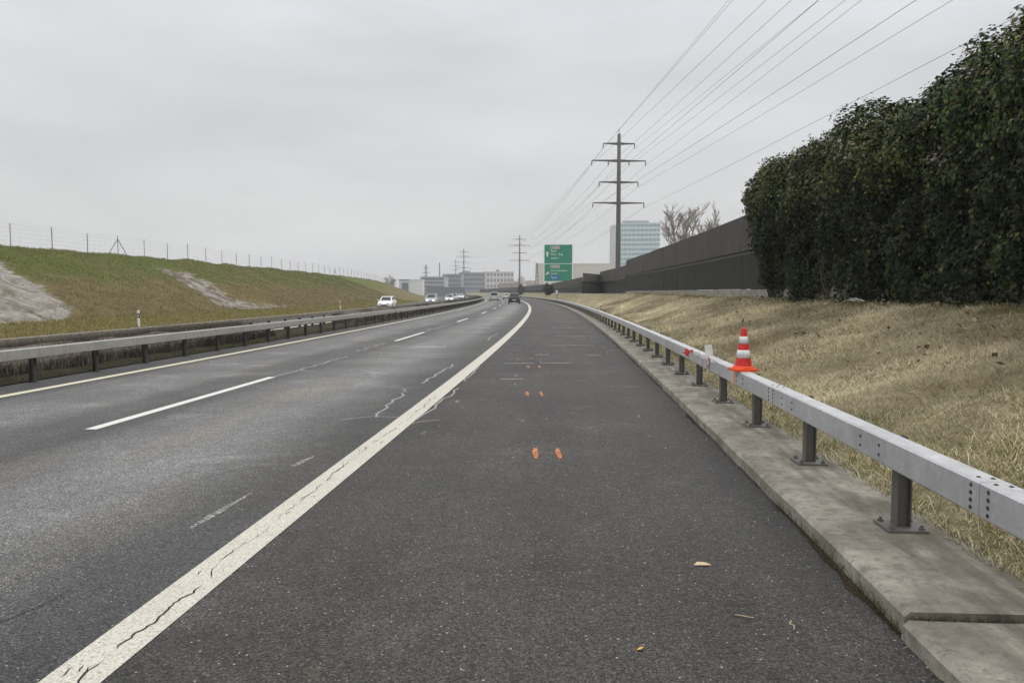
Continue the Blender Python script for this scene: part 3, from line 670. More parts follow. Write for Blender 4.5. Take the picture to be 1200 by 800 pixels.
V = np.array([[tuple(v_) for v_ in q] for q in SL]).reshape(-1, 3)-np.array(hedge.location); I = np.arange(len(SL))[:, None]*4
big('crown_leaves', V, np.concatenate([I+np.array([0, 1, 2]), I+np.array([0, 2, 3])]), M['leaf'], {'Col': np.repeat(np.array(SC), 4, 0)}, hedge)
for k in range(22):
    s_ = rnd.uniform(5, 33); p0 = Vector(P(s_, 8.25, 1.45)); MB().tube([p0, p0+Vector((rnd.uniform(-.2, .1), rnd.uniform(-.3, .3), .7)), p0+Vector((rnd.uniform(-.2, .1), rnd.uniform(-.5, .5), 1.6))], [.02, .016, .01], 5).build('stem', M['stem'], hedge)
# litter and leaves at the hedge's foot
m = MB(); 
for k in range(5):
    a = rnd.uniform(0, 3); p0 = Vector(P(21.1+rnd.uniform(-.12, .12), 7.75+rnd.uniform(-.1, .1), float(z_right(np.array(21.1), np.array(7.75)))+.10))
    m.add([p0+Vector((math.cos(a)*.22, math.sin(a)*.22, .02)), p0+Vector((-math.sin(a)*.1, math.cos(a)*.1, .10)), p0+Vector((-math.cos(a)*.2, -math.sin(a)*.2, .03)), p0+Vector((math.sin(a)*.1, -math.cos(a)*.1, .0))], [(0, 1, 2), (0, 2, 3)])
tag(m.build('litter', M['white'], fix=False), 'crumpled scrap of white litter at the foot of the ivy hedge', 'litter')
n = 900; s = 5+30*rng.random(n)**1.2; o = 8.2-rng.random(n)**1.8*4.2; z = z_right(s, o)+.05+.07*rng.random(n); b = P(s, o, z); a = rng.uniform(0, 6.28, n); r_ = rng.uniform(.02, .055, n)*(1+s/60)
e1 = np.stack([np.cos(a), np.sin(a), rng.normal(0, .4, n)], 1)*r_[:, None]; e2 = np.stack([-np.sin(a), np.cos(a), rng.normal(0, .4, n)], 1)*(r_*.6)[:, None]
V = np.stack([b-e1, b+e2, b+e1, b-e2], 1).reshape(-1, 3); I = np.arange(n)[:, None]*4; F = np.concatenate([I+np.array([0, 1, 2]), I+np.array([0, 2, 3])])
struct(big('fallen_leaves', V, F, M['blade'], {'Col': np.repeat(pick([(.40, .34, .23), (.20, .13, .07), (.5, .45, .34), (.10, .07, .04)], n, [2, 2, 1, 2]), 4, 0)}), 'stuff')

# ------------------------------------------------------------------ cone, tape, small things on and near the rail
cs, co_ = 9.62, 2.19
cone = thing('traffic_cone', 'red and white striped traffic cone standing on the guardrail', 'traffic cone', tuple(P(cs, co_, Z1+fall(cs))), TH(cs)+.2)
def cpart(name, m, mat, **k):
    o = m.build(name, mat, None, **k); o.parent = cone; return o
cpart('base', MB().box((-.14, -.14, .0), (.14, .14, .035)).lathe([(.135, .035), (.128, .06), (.112, .065)], 28), M['conebase'], bevel=.008)
def rad(z): return .104-(.104-.034)*(z-.06)/.46
cpart('body', MB().lathe([(rad(z), z) for z in (.06, .2, .35, .50)]+[(.030, .53), (.024, .545), (.0, .545)], 32), M['conered'], smooth=True)
for a, b in ((.165, .265), (.345, .435)): cpart('reflective_band', MB().lathe([(rad(a), a), (rad(a)+.003, a+.001), (rad(b)+.003, b-.001), (rad(b), b)], 32), M['conewhite'], smooth=True)

Z0, Z1 = Z0+fall(12), Z1+fall(12)
tape = thing('barrier_tape', 'red and white barrier tape tied around the guardrail beam', 'tape', tuple(P(11.9, 2.1, .7)))
m = MB(); ss = np.linspace(13.2, 11.0, 12)
for i in range(11):
    a, b = ss[i], ss[i+1]; za = Z1-.012+.012*math.sin(i*1.9); zb_ = Z1-.012+.012*math.sin((i+1)*1.9)
    m.add([P(a, F0-.006, za-.03), P(b, F0-.006, zb_-.03), P(b, F0-.008, zb_+.02), P(a, F0-.008, za+.02)], [(0, 1, 2, 3)], 1 if i in (0, 8) else 0)
for s0 in (12.25, 11.55):   # turns round the beam
    loop = [(F0-.005, Z0-.006), (F0-.005, Z1+.006), (F1+.005, Z1+.006), (F1+.005, Z0-.006)]
    for j in range(4):
        (o1, z1), (o2_, z2_) = loop[j], loop[(j+1) % 4]; m.add([P(s0-.03, o1, z1), P(s0+.03, o1, z1), P(s0+.05, o2_, z2_), P(s0-.01, o2_, z2_)], [(0, 1, 2, 3)], 0 if j % 2 else 0)
m.build('wrap', [M['white'], M['red']], tape, fix=False)
m = MB(); a = Vector(P(13.2, F0-.01, Z1-.03))
for k, (dx, dz) in enumerate([(-.12, .03), (-.15, -.02), (-.10, -.06)]): m.add([a+Vector((0, 0, .012)), a+Vector((dx*.6, -.02, dz+.03)), a+Vector((dx, -.05, dz)), a+Vector((dx*.5, -.04, dz-.03))], [(0, 1, 2), (0, 2, 3)], 0)
m.build('bow', [M['red']], tape, fix=False)
m = MB()
for k in range(4): m.add([P(11.55+.01*k, F0-.012-.004*k, Z1-.03-.07*k), P(11.49+.012*k, F0-.012-.004*k, Z1-.03-.07*k), P(11.50+.01*k, F0-.014-.004*k, Z1-.098-.07*k), P(11.555+.01*k, F0-.014-.004*k, Z1-.098-.07*k)], [(0, 1, 2, 3)], k % 2)
m.build('tail', [M['white'], M['red']], tape, fix=False)
T = Matrix.Translation(Vector(P(11.95, 2.19, Z1+.005))) @ Matrix.Rotation(R(-8), 4, 'Y') @ Matrix.Rotation(R(12), 4, 'Z')
tag(MB().box((-.055, -.012, .0), (.065, .012, .165), T).build('paper_tag', M['white'], bevel=.004), 'blank white card stuck upright on the guardrail by the barrier tape', 'card')

def delineator(label, s, off, z, hh=1.02):
    t_ = thing('delineator_post', label, 'road post', tuple(P(s, off, z)), TH(s), 'delineator posts')
    def ring(z, k=1.): return [(-.06*k, -.05, z), (.06*k, -.05, z), (.045*k, .05, z), (-.045*k, .05, z)]
    for nm, a, b, mt in (('shaft', 0, hh*.55, 'white'), ('black_band', hh*.55, hh*.82, 'black'), ('cap', hh*.82, hh, 'white')):
        m = MB(); m.loft([ring(a), ring(b, .95)]); m.build(nm, M[mt]).parent = t_
    m = MB(); m.box((-.03, -.056, hh*.62), (.03, -.05, hh*.76)); m.build('reflector', M['white']).parent = t_
delineator('white roadside post with black band beyond the median, left and nearest of the posts', 43.5, -24.6, -.27)
delineator('small far roadside post with black band below the embankment, left of the white car', 90, -24.6, -.27)
delineator('white roadside post rising just behind the right guardrail', 48.6, 2.62, .12, 1.0)
mk = thing('marker_sign', 'small pale marker sign on a post in the grass below the green sign', 'sign', tuple(P(131, 3.0, .2)))
b = Vector(P(131, 3.0, .2)); MB().tube([b, b+Vector((0, 0, 1.9))], .07, 8).build('post', M['steelgrey'], mk)
MB().box((-.24, -.04, 1.35), (.14, .0, 1.95), Matrix.Translation(b) @ Matrix.Rotation(TH(131), 4, 'Z') @ Matrix.Translation((0, -.1, 0))).build('sign_panel', M['white'], mk)
# leaf, twigs and crumbs on the asphalt
m = MB(); p0 = Vector(P(4.75, .86, .006))
m.add([p0+Vector(q) for q in [(-.055, -.01, 0), (-.03, .022, .012), (.0, .012, .016), (.0, -.016, .004), (.03, .016, .012), (.062, -.004, .002), (.03, -.02, .006)]], [(0, 3, 2, 1), (3, 6, 4, 2), (6, 5, 4)])
tag(m.build('fallen_leaf', M['leafdry'], fix=False), 'curled pale dry leaf lying on the hard shoulder', 'leaf')
m = MB(); p0 = Vector(P(3.52, .35, .006)); m.add([p0+Vector(q) for q in [(-.02, -.01, 0), (.0, -.018, .006), (.022, .008, .01), (.0, .02, .002)]], [(0, 1, 2, 3)])
tag(m.build('fallen_leaf', simple('yellow_leaf', (.5, .32, .05), .7, 0, .2, 40), fix=False), 'tiny yellow leaf fragment on the asphalt nearest the viewer', 'leaf')
for (s_, o_, lab, sg_) in [(3.85, 1.18, 'thin pale curved straw on the asphalt beside the kerb', 1), (3.95, .95, 'short straight straw lying left of the curved straw', 0)]:
    p0 = Vector(P(s_, o_, .008)); q = [(0, -.045, 0), (.012 if sg_ else .035, -.01, .004), (-.004 if sg_ else .05, .02, .002), (.012 if sg_ else .065, .05, .006)] if sg_ else [(-.04, .02, 0), (0, 0, .003), (.03, -.012, .002), (.05, -.02, .004)]
    tag(MB().tube([p0+Vector(v_) for v_ in q], .0028, 5).build('straw', M['leafdry']), lab, 'straw')
n = 170; s = 2.4+rng.random(n)**1.5*9; o = rng.uniform(-1.9, 1.7, n); r_ = rng.uniform(.002, .0055, n)*(1+s/16); b = P(s, o, 0*s+.003); V = np.stack([b+np.stack(q, 1) for q in [(r_, 0*r_, 0*r_), (0*r_, r_*.8, .2*r_), (-r_*.9, .1*r_, 0*r_), (0*r_, -r_, 0*r_), (0*r_, 0*r_, r_)]], 1).reshape(-1, 3)
I = np.arange(n)[:, None]*5; F = np.concatenate([I+np.array(q) for q in ((0, 1, 4), (1, 2, 4), (2, 3, 4), (3, 0, 4))])
struct(big('grit', V, F, M['blade'], {'Col': np.repeat(pick([(.42, .40, .36), (.26, .25, .23), (.6, .58, .53)], n, [2, 2, 1]), 5, 0)}), 'stuff')

# ------------------------------------------------------------------ game fence on the crest
fence = thing('wire_fence', 'thin wire fence on slim posts along the top of the grass embankment', 'fence', tuple(P(60, -43.2, 5.5)))
fp = [38+5.35*k for k in range(46)]
def zc_(s): return float(z_emb(np.array([s]), np.array([-43.2]))[0])
for i, s in enumerate(fp):
    b = Vector(P(s, -43.2, zc_(s)-.1)); m = MB().tube([b, b+Vector((0, 0, 1.95))], .032, 6); p_ = m.build('post', M['postdark' if i % 4 else 'steelgrey'], fence)
    if i in (7, 25): 
        m = MB()
        for sg_ in (-1, 1): e = Vector(P(s+1.7*sg_, -43.2, zc_(s))); m.tube([e, b+Vector((0, 0, 1.6))], .032, 6)
        m.build('brace', M['postdark'], fence)
m = MB()
for hgt in (.15, .45, .8, 1.15, 1.5, 1.8):
    m.tube([P(s, -43.2, zc_(s)-.06+hgt) for s in np.linspace(fp[0], fp[-1], 110)], .0045, 3)
for s in np.arange(fp[0], 130, .9): b = Vector(P(s, -43.2, zc_(s))); m.tube([b, b+Vector((0, 0, 1.75))], .0028, 3)
m.build('wire_mesh', M['steelgrey'], fence)

# ------------------------------------------------------------------ pylons and cables
ARMS = [(38.1, 3.85, 0), (34.0, 6.6, 2.55), (28.85, 4.8, 0), (23.85, 6.3, 0)]
def make_pylon():
    root = thing('power_pylon', 'tall tubular steel power pylon with four cross-arms, nearest, behind the noise barrier', 'pylon', (0, 0, 0), 0, 'power pylons')
    MB().tube([(0, 0, -1), (0, 0, 14), (0, 0, 28), (0, 0, 40.4)], [.66, .60, .50, .40], 12).build('mast', M['mast'], root, smooth=True)
    MB().tube([(0, 0, 40.4), (0, 0, 41.6)], .07, 6).build('earth_peak', M['mast'], root)
    for z, w, inn in ARMS:
        m = MB(); m.loft([[(x, -d, z-hh), (x, d, z-hh), (x, d, z+hh*.6), (x, -d, z+hh*.6)] for x, hh, d in ((-w, .14, .12), (-w*.4, .26, .2), (0, .40, .34), (w*.4, .26, .2), (w, .14, .12))])
        m.build('crossarm', M['mast'], root)
        for x in [-w, w]+([-inn, inn] if inn else []):
            m = MB(); m.tube([(x, 0, z-.1), (x-.12, -.3, z-.55), (x-.22, -.7, z-1.05)], [.11, .15, .10], 6); m.tube([(x-.22, -.7, z-1.05), (x-.2, -.7, z-1.35)], .1, 6)
            m.build('insulator', M['mast'], root)
    return root
PY = [((62.1, -125.2), 1.0), ((11.1, 190.7), 1.0), ((-35.9, 523.8), 1.0), ((-105.1, 742.6), 1.085), ((-150.5, 988.6), 1.08)]
ang = [math.atan2(PY[min(i+1, 4)][0][1]-PY[max(i-1, 0)][0][1], PY[min(i+1, 4)][0][0]-PY[max(i-1, 0)][0][0])-math.pi/2 for i in range(5)]
proto = make_pylon()
LAB = [None, None, 'smaller power pylon in the middle distance, standing between the green sign and the cars', 'distant power pylon rising over the blue-grey office blocks', 'farthest and faintest power pylon, just left of the distant one over the offices']
def copy_tree(o, par=None):
    c_ = o.copy(); col.objects.link(c_); c_.parent = par
    for ch in o.children: copy_tree(ch, c_)
    return c_
for i in range(1, 5):
    o = proto if i == 1 else copy_tree(proto)
    (x, y), sc = PY[i]; o.location = (x, y, -.3); o.rotation_euler.z = ang[i]; o.scale = (sc,)*3
    if LAB[i]: o['label'] = LAB[i]
att = [('earth wire strung between the very tops of the pylons', 0, 41.5)]
REAR = [-9.5, -7.2, 3.0, 1.87, -6.4, -2.0, .7, -4.25, 4.04, 4.07, -1.65]   # set-out of the wires at the pylon behind the viewer
nm = ['highest', 'second highest', 'third', 'lowest']
for k, (z, w, inn) in enumerate(ARMS):
    for sd_, x in (('left', -w), ('right', w)): att.append((f'power cable hung from the {sd_} tip of the {nm[k]} cross-arm of the pylons', x-.2, z-1.2))
    if inn:
        for sd_, x in (('left', -inn), ('right', inn)): att.append((f'power cable hung inward on the {sd_} side of the {nm[k]} cross-arm of the pylons', x-.2, z-1.2))
for (lab, x, z), dx in zip(att, REAR):
    m = MB(); pts, rr = [], []
    for i in range(4):
        e = []
        for j in (i, i+1):
            (px, py), sc = PY[j]; a = ang[j]; xx = x+(dx if j == 0 else 0); e.append(Vector((px+xx*math.cos(a)*sc, py+xx*math.sin(a)*sc, (z+(10.3 if j == 0 else 0))*sc-.3)))
        span = (e[1]-e[0]).length; sag = 2.0 if i == 0 else 4.2*(span/330)**2*(.75 if x == 0 else 1)
        for t_ in np.linspace(0, 1, 41)[(0 if i == 0 else 1):]:
            q = e[0].lerp(e[1], t_); q.z -= 4*sag*t_*(1-t_); pts.append(q); rr.append(.024 if i == 0 else .03)
    m.tube(pts, rr, 5); tag(m.build('power_cable', M['cable']), lab, 'cable', 'power cables')

# ------------------------------------------------------------------ green direction sign
SD = 172; sx, sy = bearing(654, SD); k_ = SD/901.
W_, B_, T_ = 34.2*k_, CAM_H+(342.56-330.6)*k_, CAM_H+(342.56-286.6)*k_; srz = .02
sign = thing('direction_sign', 'large green motorway direction sign with white lettering and a blue panel', 'sign', (sx, sy, 0), srz)
def sp(name, m, mat, **kw):
    o = m.build(name, mat, None, **kw); o.parent = sign; return o
sp('panel', MB().box((-W_/2, 0, B_), (W_/2, .12, T_)), M['signwhite'])
md = B_+(T_-B_)*.478
def sface(u0, v0, u1, v1, mat, y=-.004, name='sign_face'): return sp(name, MB().box((-W_/2+u0*W_, y-.02, B_+v0*(T_-B_)), (-W_/2+u1*W_, y, B_+v1*(T_-B_))), mat)
sface(.03, .495, .97, .985, M['signgreen']); sface(.03, .025, .97, .480, M['signgreen'])
sface(.21, .075, .53, .175, M['signblue'], -.026, 'blue_panel')
for v0 in (.885, .385):
    for j, mt in enumerate(('signgreen', 'signred', 'signred')):
        a = .24+j*.105; sface(a-.006, v0-.006, a+.092, v0+.062, M['signwhite'], -.026, 'route_shield'); sface(a+.006, v0+.005, a+.08, v0+.051, M[mt], -.048, 'shield_face')
def text(body, u0, v, size, mat=M['signwhite'], y=-.03):
    cu = bpy.data.curves.new('lettering', 'FONT'); cu.body = body; cu.size = size; cu.extrude = .004
    o = bpy.data.objects.new('tmp', cu); col.objects.link(o); dg = bpy.context.evaluated_depsgraph_get(); me = bpy.data.meshes.new_from_object(o.evaluated_get(dg)); bpy.data.objects.remove(o)
    me.materials.clear(); me.materials.append(mat); q = link('lettering', me, sign); q.location = (-W_/2+u0*W_, y, B_+v*(T_-B_)); q.rotation_euler = (R(90), 0, 0); return q
hs = .066*(T_-B_)
text('Basel', .24, .80, hs*1.15); text('Chur  Zug', .24, .715, hs*1.15); text('Luzern', .24, .615, hs*1.15)
text('Zürich Altstetten', .24, .285, hs*.95); text('Urdorf', .24, .205, hs*.95); text('Spital', .26, .10, hs*1.1, y=-.05); text('500 m', .80, .035, hs*.6)
def arrow(u, v, L, a):
    c, s_ = math.cos(a), math.sin(a); pts = [(-.12, -.5), (.12, -.5), (.12, .1), (.34, .1), (0, .5), (-.34, .1), (-.12, .1)]
    m = MB(); x0, z0_ = -W_/2+u*W_, B_+v*(T_-B_); r1 = [(x0+(x*c-z*s_)*L, -.03, z0_+(x*s_+z*c)*L) for x, z in pts]; m.loft([r1, [(x, -.025, z) for x, _, z in r1]]); sp('arrow', m, M['signwhite'])
arrow(.125, .74, .14*(T_-B_), 0); arrow(.13, .235, .11*(T_-B_), R(-52))
for x in (-W_*.3, W_*.3): sp('support_post', MB().box((x-.13, .125, -.5), (x+.13, .37, T_-.3)), M['steelgrey'])
sp('lower_plate', MB().box((-W_*.35, -.02, B_-.42), (W_*.05, .06, B_-.03)), M['signwhite'])

# ------------------------------------------------------------------ trees
def skeleton(H, levels, seed, up=.55, spread=.6, ratio=.68, n0=4, stems=1):
    r_ = random.Random(seed); out = []
    def grow(p, d, L, rad_, lv):
        pts = [p]; q = p; dd = d
        for i in range(4):
            dd = (dd+Vector((r_.uniform(-1, 1), r_.uniform(-1, 1), r_.uniform(-.4, .8)*up))*.16).normalized(); q = q+dd*L/4; pts.append(q)
        out.append((lv, pts, rad_))
        if lv == levels: return
        for k in range(n0 if lv else n0+5):
            t_ = r_.uniform(.3, 1.) if lv else r_.uniform(.28, 1.); b = pts[min(3, int(t_*4))].lerp(pts[min(4, int(t_*4)+1)], t_*4-int(t_*4) if t_ < 1 else 0)
            a = r_.uniform(0, 6.283); nd = (dd*.75+Vector((math.cos(a), math.sin(a), up*r_.uniform(.1, .9)))*spread).normalized()
            grow(b, nd, L*ratio*r_.uniform(.6, 1.05)*(1.05-.45*t_ if not lv else 1), rad_*.55, lv+1)
    for k in range(stems):
        a = 6.283*k/stems+.4; q = .34 if stems > 1 else 0; grow(Vector((0, 0, 0)), Vector((math.cos(a)*q, math.sin(a)*q, 1)).normalized(), H*.62*r_.uniform(.9, 1.05), H*.014*(.7 if stems > 1 else 1), 0)
    return out
def bare_tree(label, x, y, z, H, seed, levels=4, group=None, thick=1., **kw):
    root = thing('bare_tree', label, 'tree', (x, y, z), 0, group); sk = skeleton(H, levels, seed, **kw)
    a, b = MB(), MB()
    for lv, pts, r_ in sk:
        w = [max(r_*(1-.5*i/4), .011*thick) for i in range(5)]
        (a if lv == 0 else b).tube(pts, w, 6 if lv == 0 else 3, cap=False)
    for nm_, m in (('trunk', a), ('crown', b)):
        o = m.build(nm_, M['bark'], None, fix=False); o.parent = root
    return root
x, y = bearing(806, 118); bare_tree('leafless tree with a wide twiggy crown behind the noise barrier, right of the glass tower', x, y, 1.2, 17.5, 8, 3, thick=.85, up=.9, spread=.75, n0=8, ratio=.50, stems=5)
GT = 'bare trees on the skyline'
for i, (px, d, H) in enumerate([(455, 420, 12), (460, 430, 14), (464, 425, 11)]):
    x, y = bearing(px, d); bare_tree(['hazy bare tree on the skyline, leftmost of three at the end of the embankment', 'tallest of three hazy bare trees at the end of the embankment', 'hazy bare tree on the skyline, nearest the low white building'][i], x, y, -.3, H, 20+i, 3, GT, 7., up=.8)
for i, (px, d, H) in enumerate([(606, 640, 15), (613, 660, 19), (619, 650, 15), (624, 655, 13)]):
    x, y = bearing(px, d); bare_tree(['first of four hazy bare trees right of the white office block, counting from the left', 'second of four hazy bare trees, tallest, right of the middle pylon', 'third of four hazy bare trees right of the middle pylon', 'last of four hazy bare trees, next to the slim lattice mast'][i], x, y, -.3, H, 30+i, 3, GT, 12., up=.8)
x, y = bearing(768, 120); bare_tree('small bare tree top over the noise barrier, just right of the near pylon', *bearing(738, 150), 1.0, 7.4, 51, 3, None, 1.6)
def bush(label, s, off, z, w, h, seed, kind='conifer'):
    r2 = np.random.default_rng(seed); root = thing('evergreen_bush', label, 'bush', tuple(P(s, off, z)), 0, 'dark evergreen bushes by the far barrier')
    n = 2600; th_ = r2.uniform(0, 6.28, n); v = r2.random(n); rr = np.sqrt(r2.random(n))*w/2*np.sin(np.pi*(.10+.86*v))**.6*(1+.18*np.sin(th_*3+v*9))
    b = np.stack([rr*np.cos(th_), rr*np.sin(th_), .1+v*h], 1); e1 = r2.normal(0, .11, (n, 3)); e2 = r2.normal(0, .11, (n, 3))
    V = np.stack([b, b+e1, b+e2], 1).reshape(-1, 3); F = np.arange(n*3).reshape(-1, 3)
    big('crown', V, F, M['blade'], {'Col': np.repeat(np.array([(.022, .034, .014)])*(.5+r2.random((n, 1))*1.2), 3, 0)}, root)
    MB().tube([(0, 0, -.2), (0, 0, h*.6)], [.1, .05], 6).build('trunk', M['stem']).parent = root
bush('dark round evergreen bush in front of the far barrier, just left of the green sign', 174, 4.2, 1.1, 2.0, 2.6, 1)
bush('paler flank of evergreen growth between the dark bush and the sign', 168, 4.4, 1.2, 1.8, 2.0, 2)
bush('small dark bush by the far barrier, above the silver car', 262, 3.6, .9, 2.6, 3.4, 3)

# ------------------------------------------------------------------ far buildings
def mb_mat(name, c, rough=.6, spec=.4): return simple(name, c, rough, 0, .08, .15, spec)
BW = mb_mat('pale_render', (.55, .55, .53)); BG = mb_mat('grey_cladding', (.26, .27, .29)); BB = mb_mat('blue_grey_cladding', (.13, .15, .19)); BGL = simple('facade_glass', (.10, .16, .19), .15, 0, .25, .3, .8); BWH = mb_mat('warehouse_cladding', (.50, .49, .45)); BLG = simple('tower_glass', (.14, .28, .345), .2, 0, .3, .12, .7)
def building(label, px0, px1, ytop, d, depth, floors, wall, glass, style='ribbon', ncol=8, rz=0., plant=None, z0=-.5, roof=None):
    x, y = bearing((px0+px1)/2, d); W = (px1-px0)*d/901.; Hh = CAM_H+(342.56-ytop)*d/901.-z0
    b = thing('building', label, 'building', (x, y, z0), YAW+rz)
    def bp(nm_, m, mat, par=b): o = m.build(nm_, mat, None); o.parent = par; return o
    bp('wall', MB().box((-W/2, 0, 0), (W/2, depth, Hh)), wall)
    rf = bp('roof', MB().box((-W/2-.2, -.2, Hh), (W/2+.2, depth+.2, Hh+.5)), roof or wall)
    fh = Hh/floors
    for k in range(floors):
        za, zz = k*fh+fh*.30, k*fh+fh*.85
        if style == 'ribbon': bp('window_band', MB().box((-W/2+.4, -.12, za), (W/2-.4, -.01, zz)), glass)
        elif style == 'grid':
            for c_ in range(ncol):
                cx = -W/2+W*(c_+.5)/ncol; bp('window', MB().box((cx-W/ncol*.28, -.12, za), (cx+W/ncol*.28, -.01, zz)), glass)
    if plant: bp('roof_plant', MB().box((-W/2+W*plant[0], depth*.2, Hh+.5), (-W/2+W*plant[1], depth*.8, Hh+.5+plant[2])), BG, rf)
    return b
tw = building('tall pale glass office tower behind the near pylon', 727, 772, 262.5, 700, 26, 15, mb_mat('tower_frame', (.52, .58, .58)), BLG, 'ribbon', plant=(.05, .72, 2.4), rz=-.1)
tw_w = 45*700/901.; tw_h = CAM_H+80*700/901
for k in range(9):
    xx = -tw_w/2+tw_w*(k+.6)/9.4; o = MB().box((xx-.2, -.25, .5), (xx+.2, -.13, tw_h)).build('mullion', mb_mat('mullion', (.5, .56, .56)) if k == 0 else bpy.data.materials['mullion']); o.parent = tw
building('narrow windowless pale slab tower attached left of the glass tower', 717, 727.5, 265, 704, 20, 1, mb_mat('slab', (.44, .45, .45)), BGL, 'none')
building('wide low pale grey warehouse behind the green sign', 631, 722, 310, 420, 40, 1, BWH, BGL, 'none')
building('white office block with two rows of square windows, centre background', 566, 602, 319, 620, 18, 4, BW, BB, 'grid', 9, plant=(.42, .52, 1.6))
building('long grey office block left of the white one', 538, 568, 320, 560, 22, 5, BG, BB, 'ribbon', plant=(.1, .4, 1.2))
building('blue-grey office block with horizontal window bands', 519, 541, 322, 520, 22, 5, BG, BB, 'ribbon')
building('long dark blue-grey parking deck with white railings, left background', 493, 521, 325, 480, 30, 5, mb_mat('deck', (.36, .38, .40)), BB, 'ribbon')
building('low white building at the end of the embankment', 468, 482, 328.5, 430, 14, 1, mb_mat('wh', (.55, .55, .54)), BB, 'grid', 1, roof=BB)
building('plain white box-shaped building in front of the parking deck', 480.5, 495, 328.5, 400, 10, 1, mb_mat('wb', (.66, .66, .64)), BGL, 'none')
building('low dark building behind the oncoming cars', 500, 545, 337.5, 380, 10, 1, mb_mat('dk', (.16, .17, .18)), BB, 'none')
building('low brown-roofed sheds in front of the white office block', 585, 612, 332.5, 560, 14, 1, mb_mat('br', (.26, .22, .2)), BB, 'none', roof=mb_mat('brr', (.2, .13, .11)))
building('small pale house with a reddish gable near the lattice mast', 617, 627, 330, 500, 8, 1, mb_mat('hs', (.5, .42, .4)), BB, 'grid', 3, roof=mb_mat('rr', (.36, .18, .15)))
def lattice(label, px, d, top, w, group=None):
    x, y = bearing(px, d); H = CAM_H+(342.56-top)*d/901.; r = thing('lattice_mast', label, 'mast', (x, y, -.5), 0, group); m = MB(); n = 9
    for sx_, sy_ in ((-1, -1), (1, -1), (1, 1), (-1, 1)): m.tube([(sx_*w/2, sy_*w/2, 0), (sx_*w*.18, sy_*w*.18, H)], .12*w/1.6, 4)
    for k in range(n):
        a, b = k/n, (k+1)/n; wa, wb_ = w/2*(1-.64*a), w/2*(1-.64*b)
        for sg_ in (-1, 1): m.tube([(-sg_*wa, -wa, a*H), (sg_*wb_, -wb_, b*H)], .08*w/1.6, 3); m.tube([(-sg_*wa, wa, a*H), (sg_*wb_, wb_, b*H)], .08*w/1.6, 3)
    m.build('lattice', M['mast']).parent = r; return r, H
lattice('slim lattice mast just left of the green sign', 629, 330, 307, 1.7)
r, H = lattice('faint distant lattice tower with short arms above the parking deck', 499.5, 1050, 310, 4.)
MB().box((-5, -.3, H*.72), (5, .3, H*.74)).box((-4, -.3, H*.88), (4, .3, H*.9)).build('arms', M['mast']).parent = r
x, y = bearing(515.5, 560); pl = thing('tall_mast', 'plain slender dark mast standing up from the office roofs', 'mast', (x, y, 0)); MB().tube([(0, 0, 0), (0, 0, 23.5)], [.55, .3], 8).build('pole', M['mast']).parent = pl

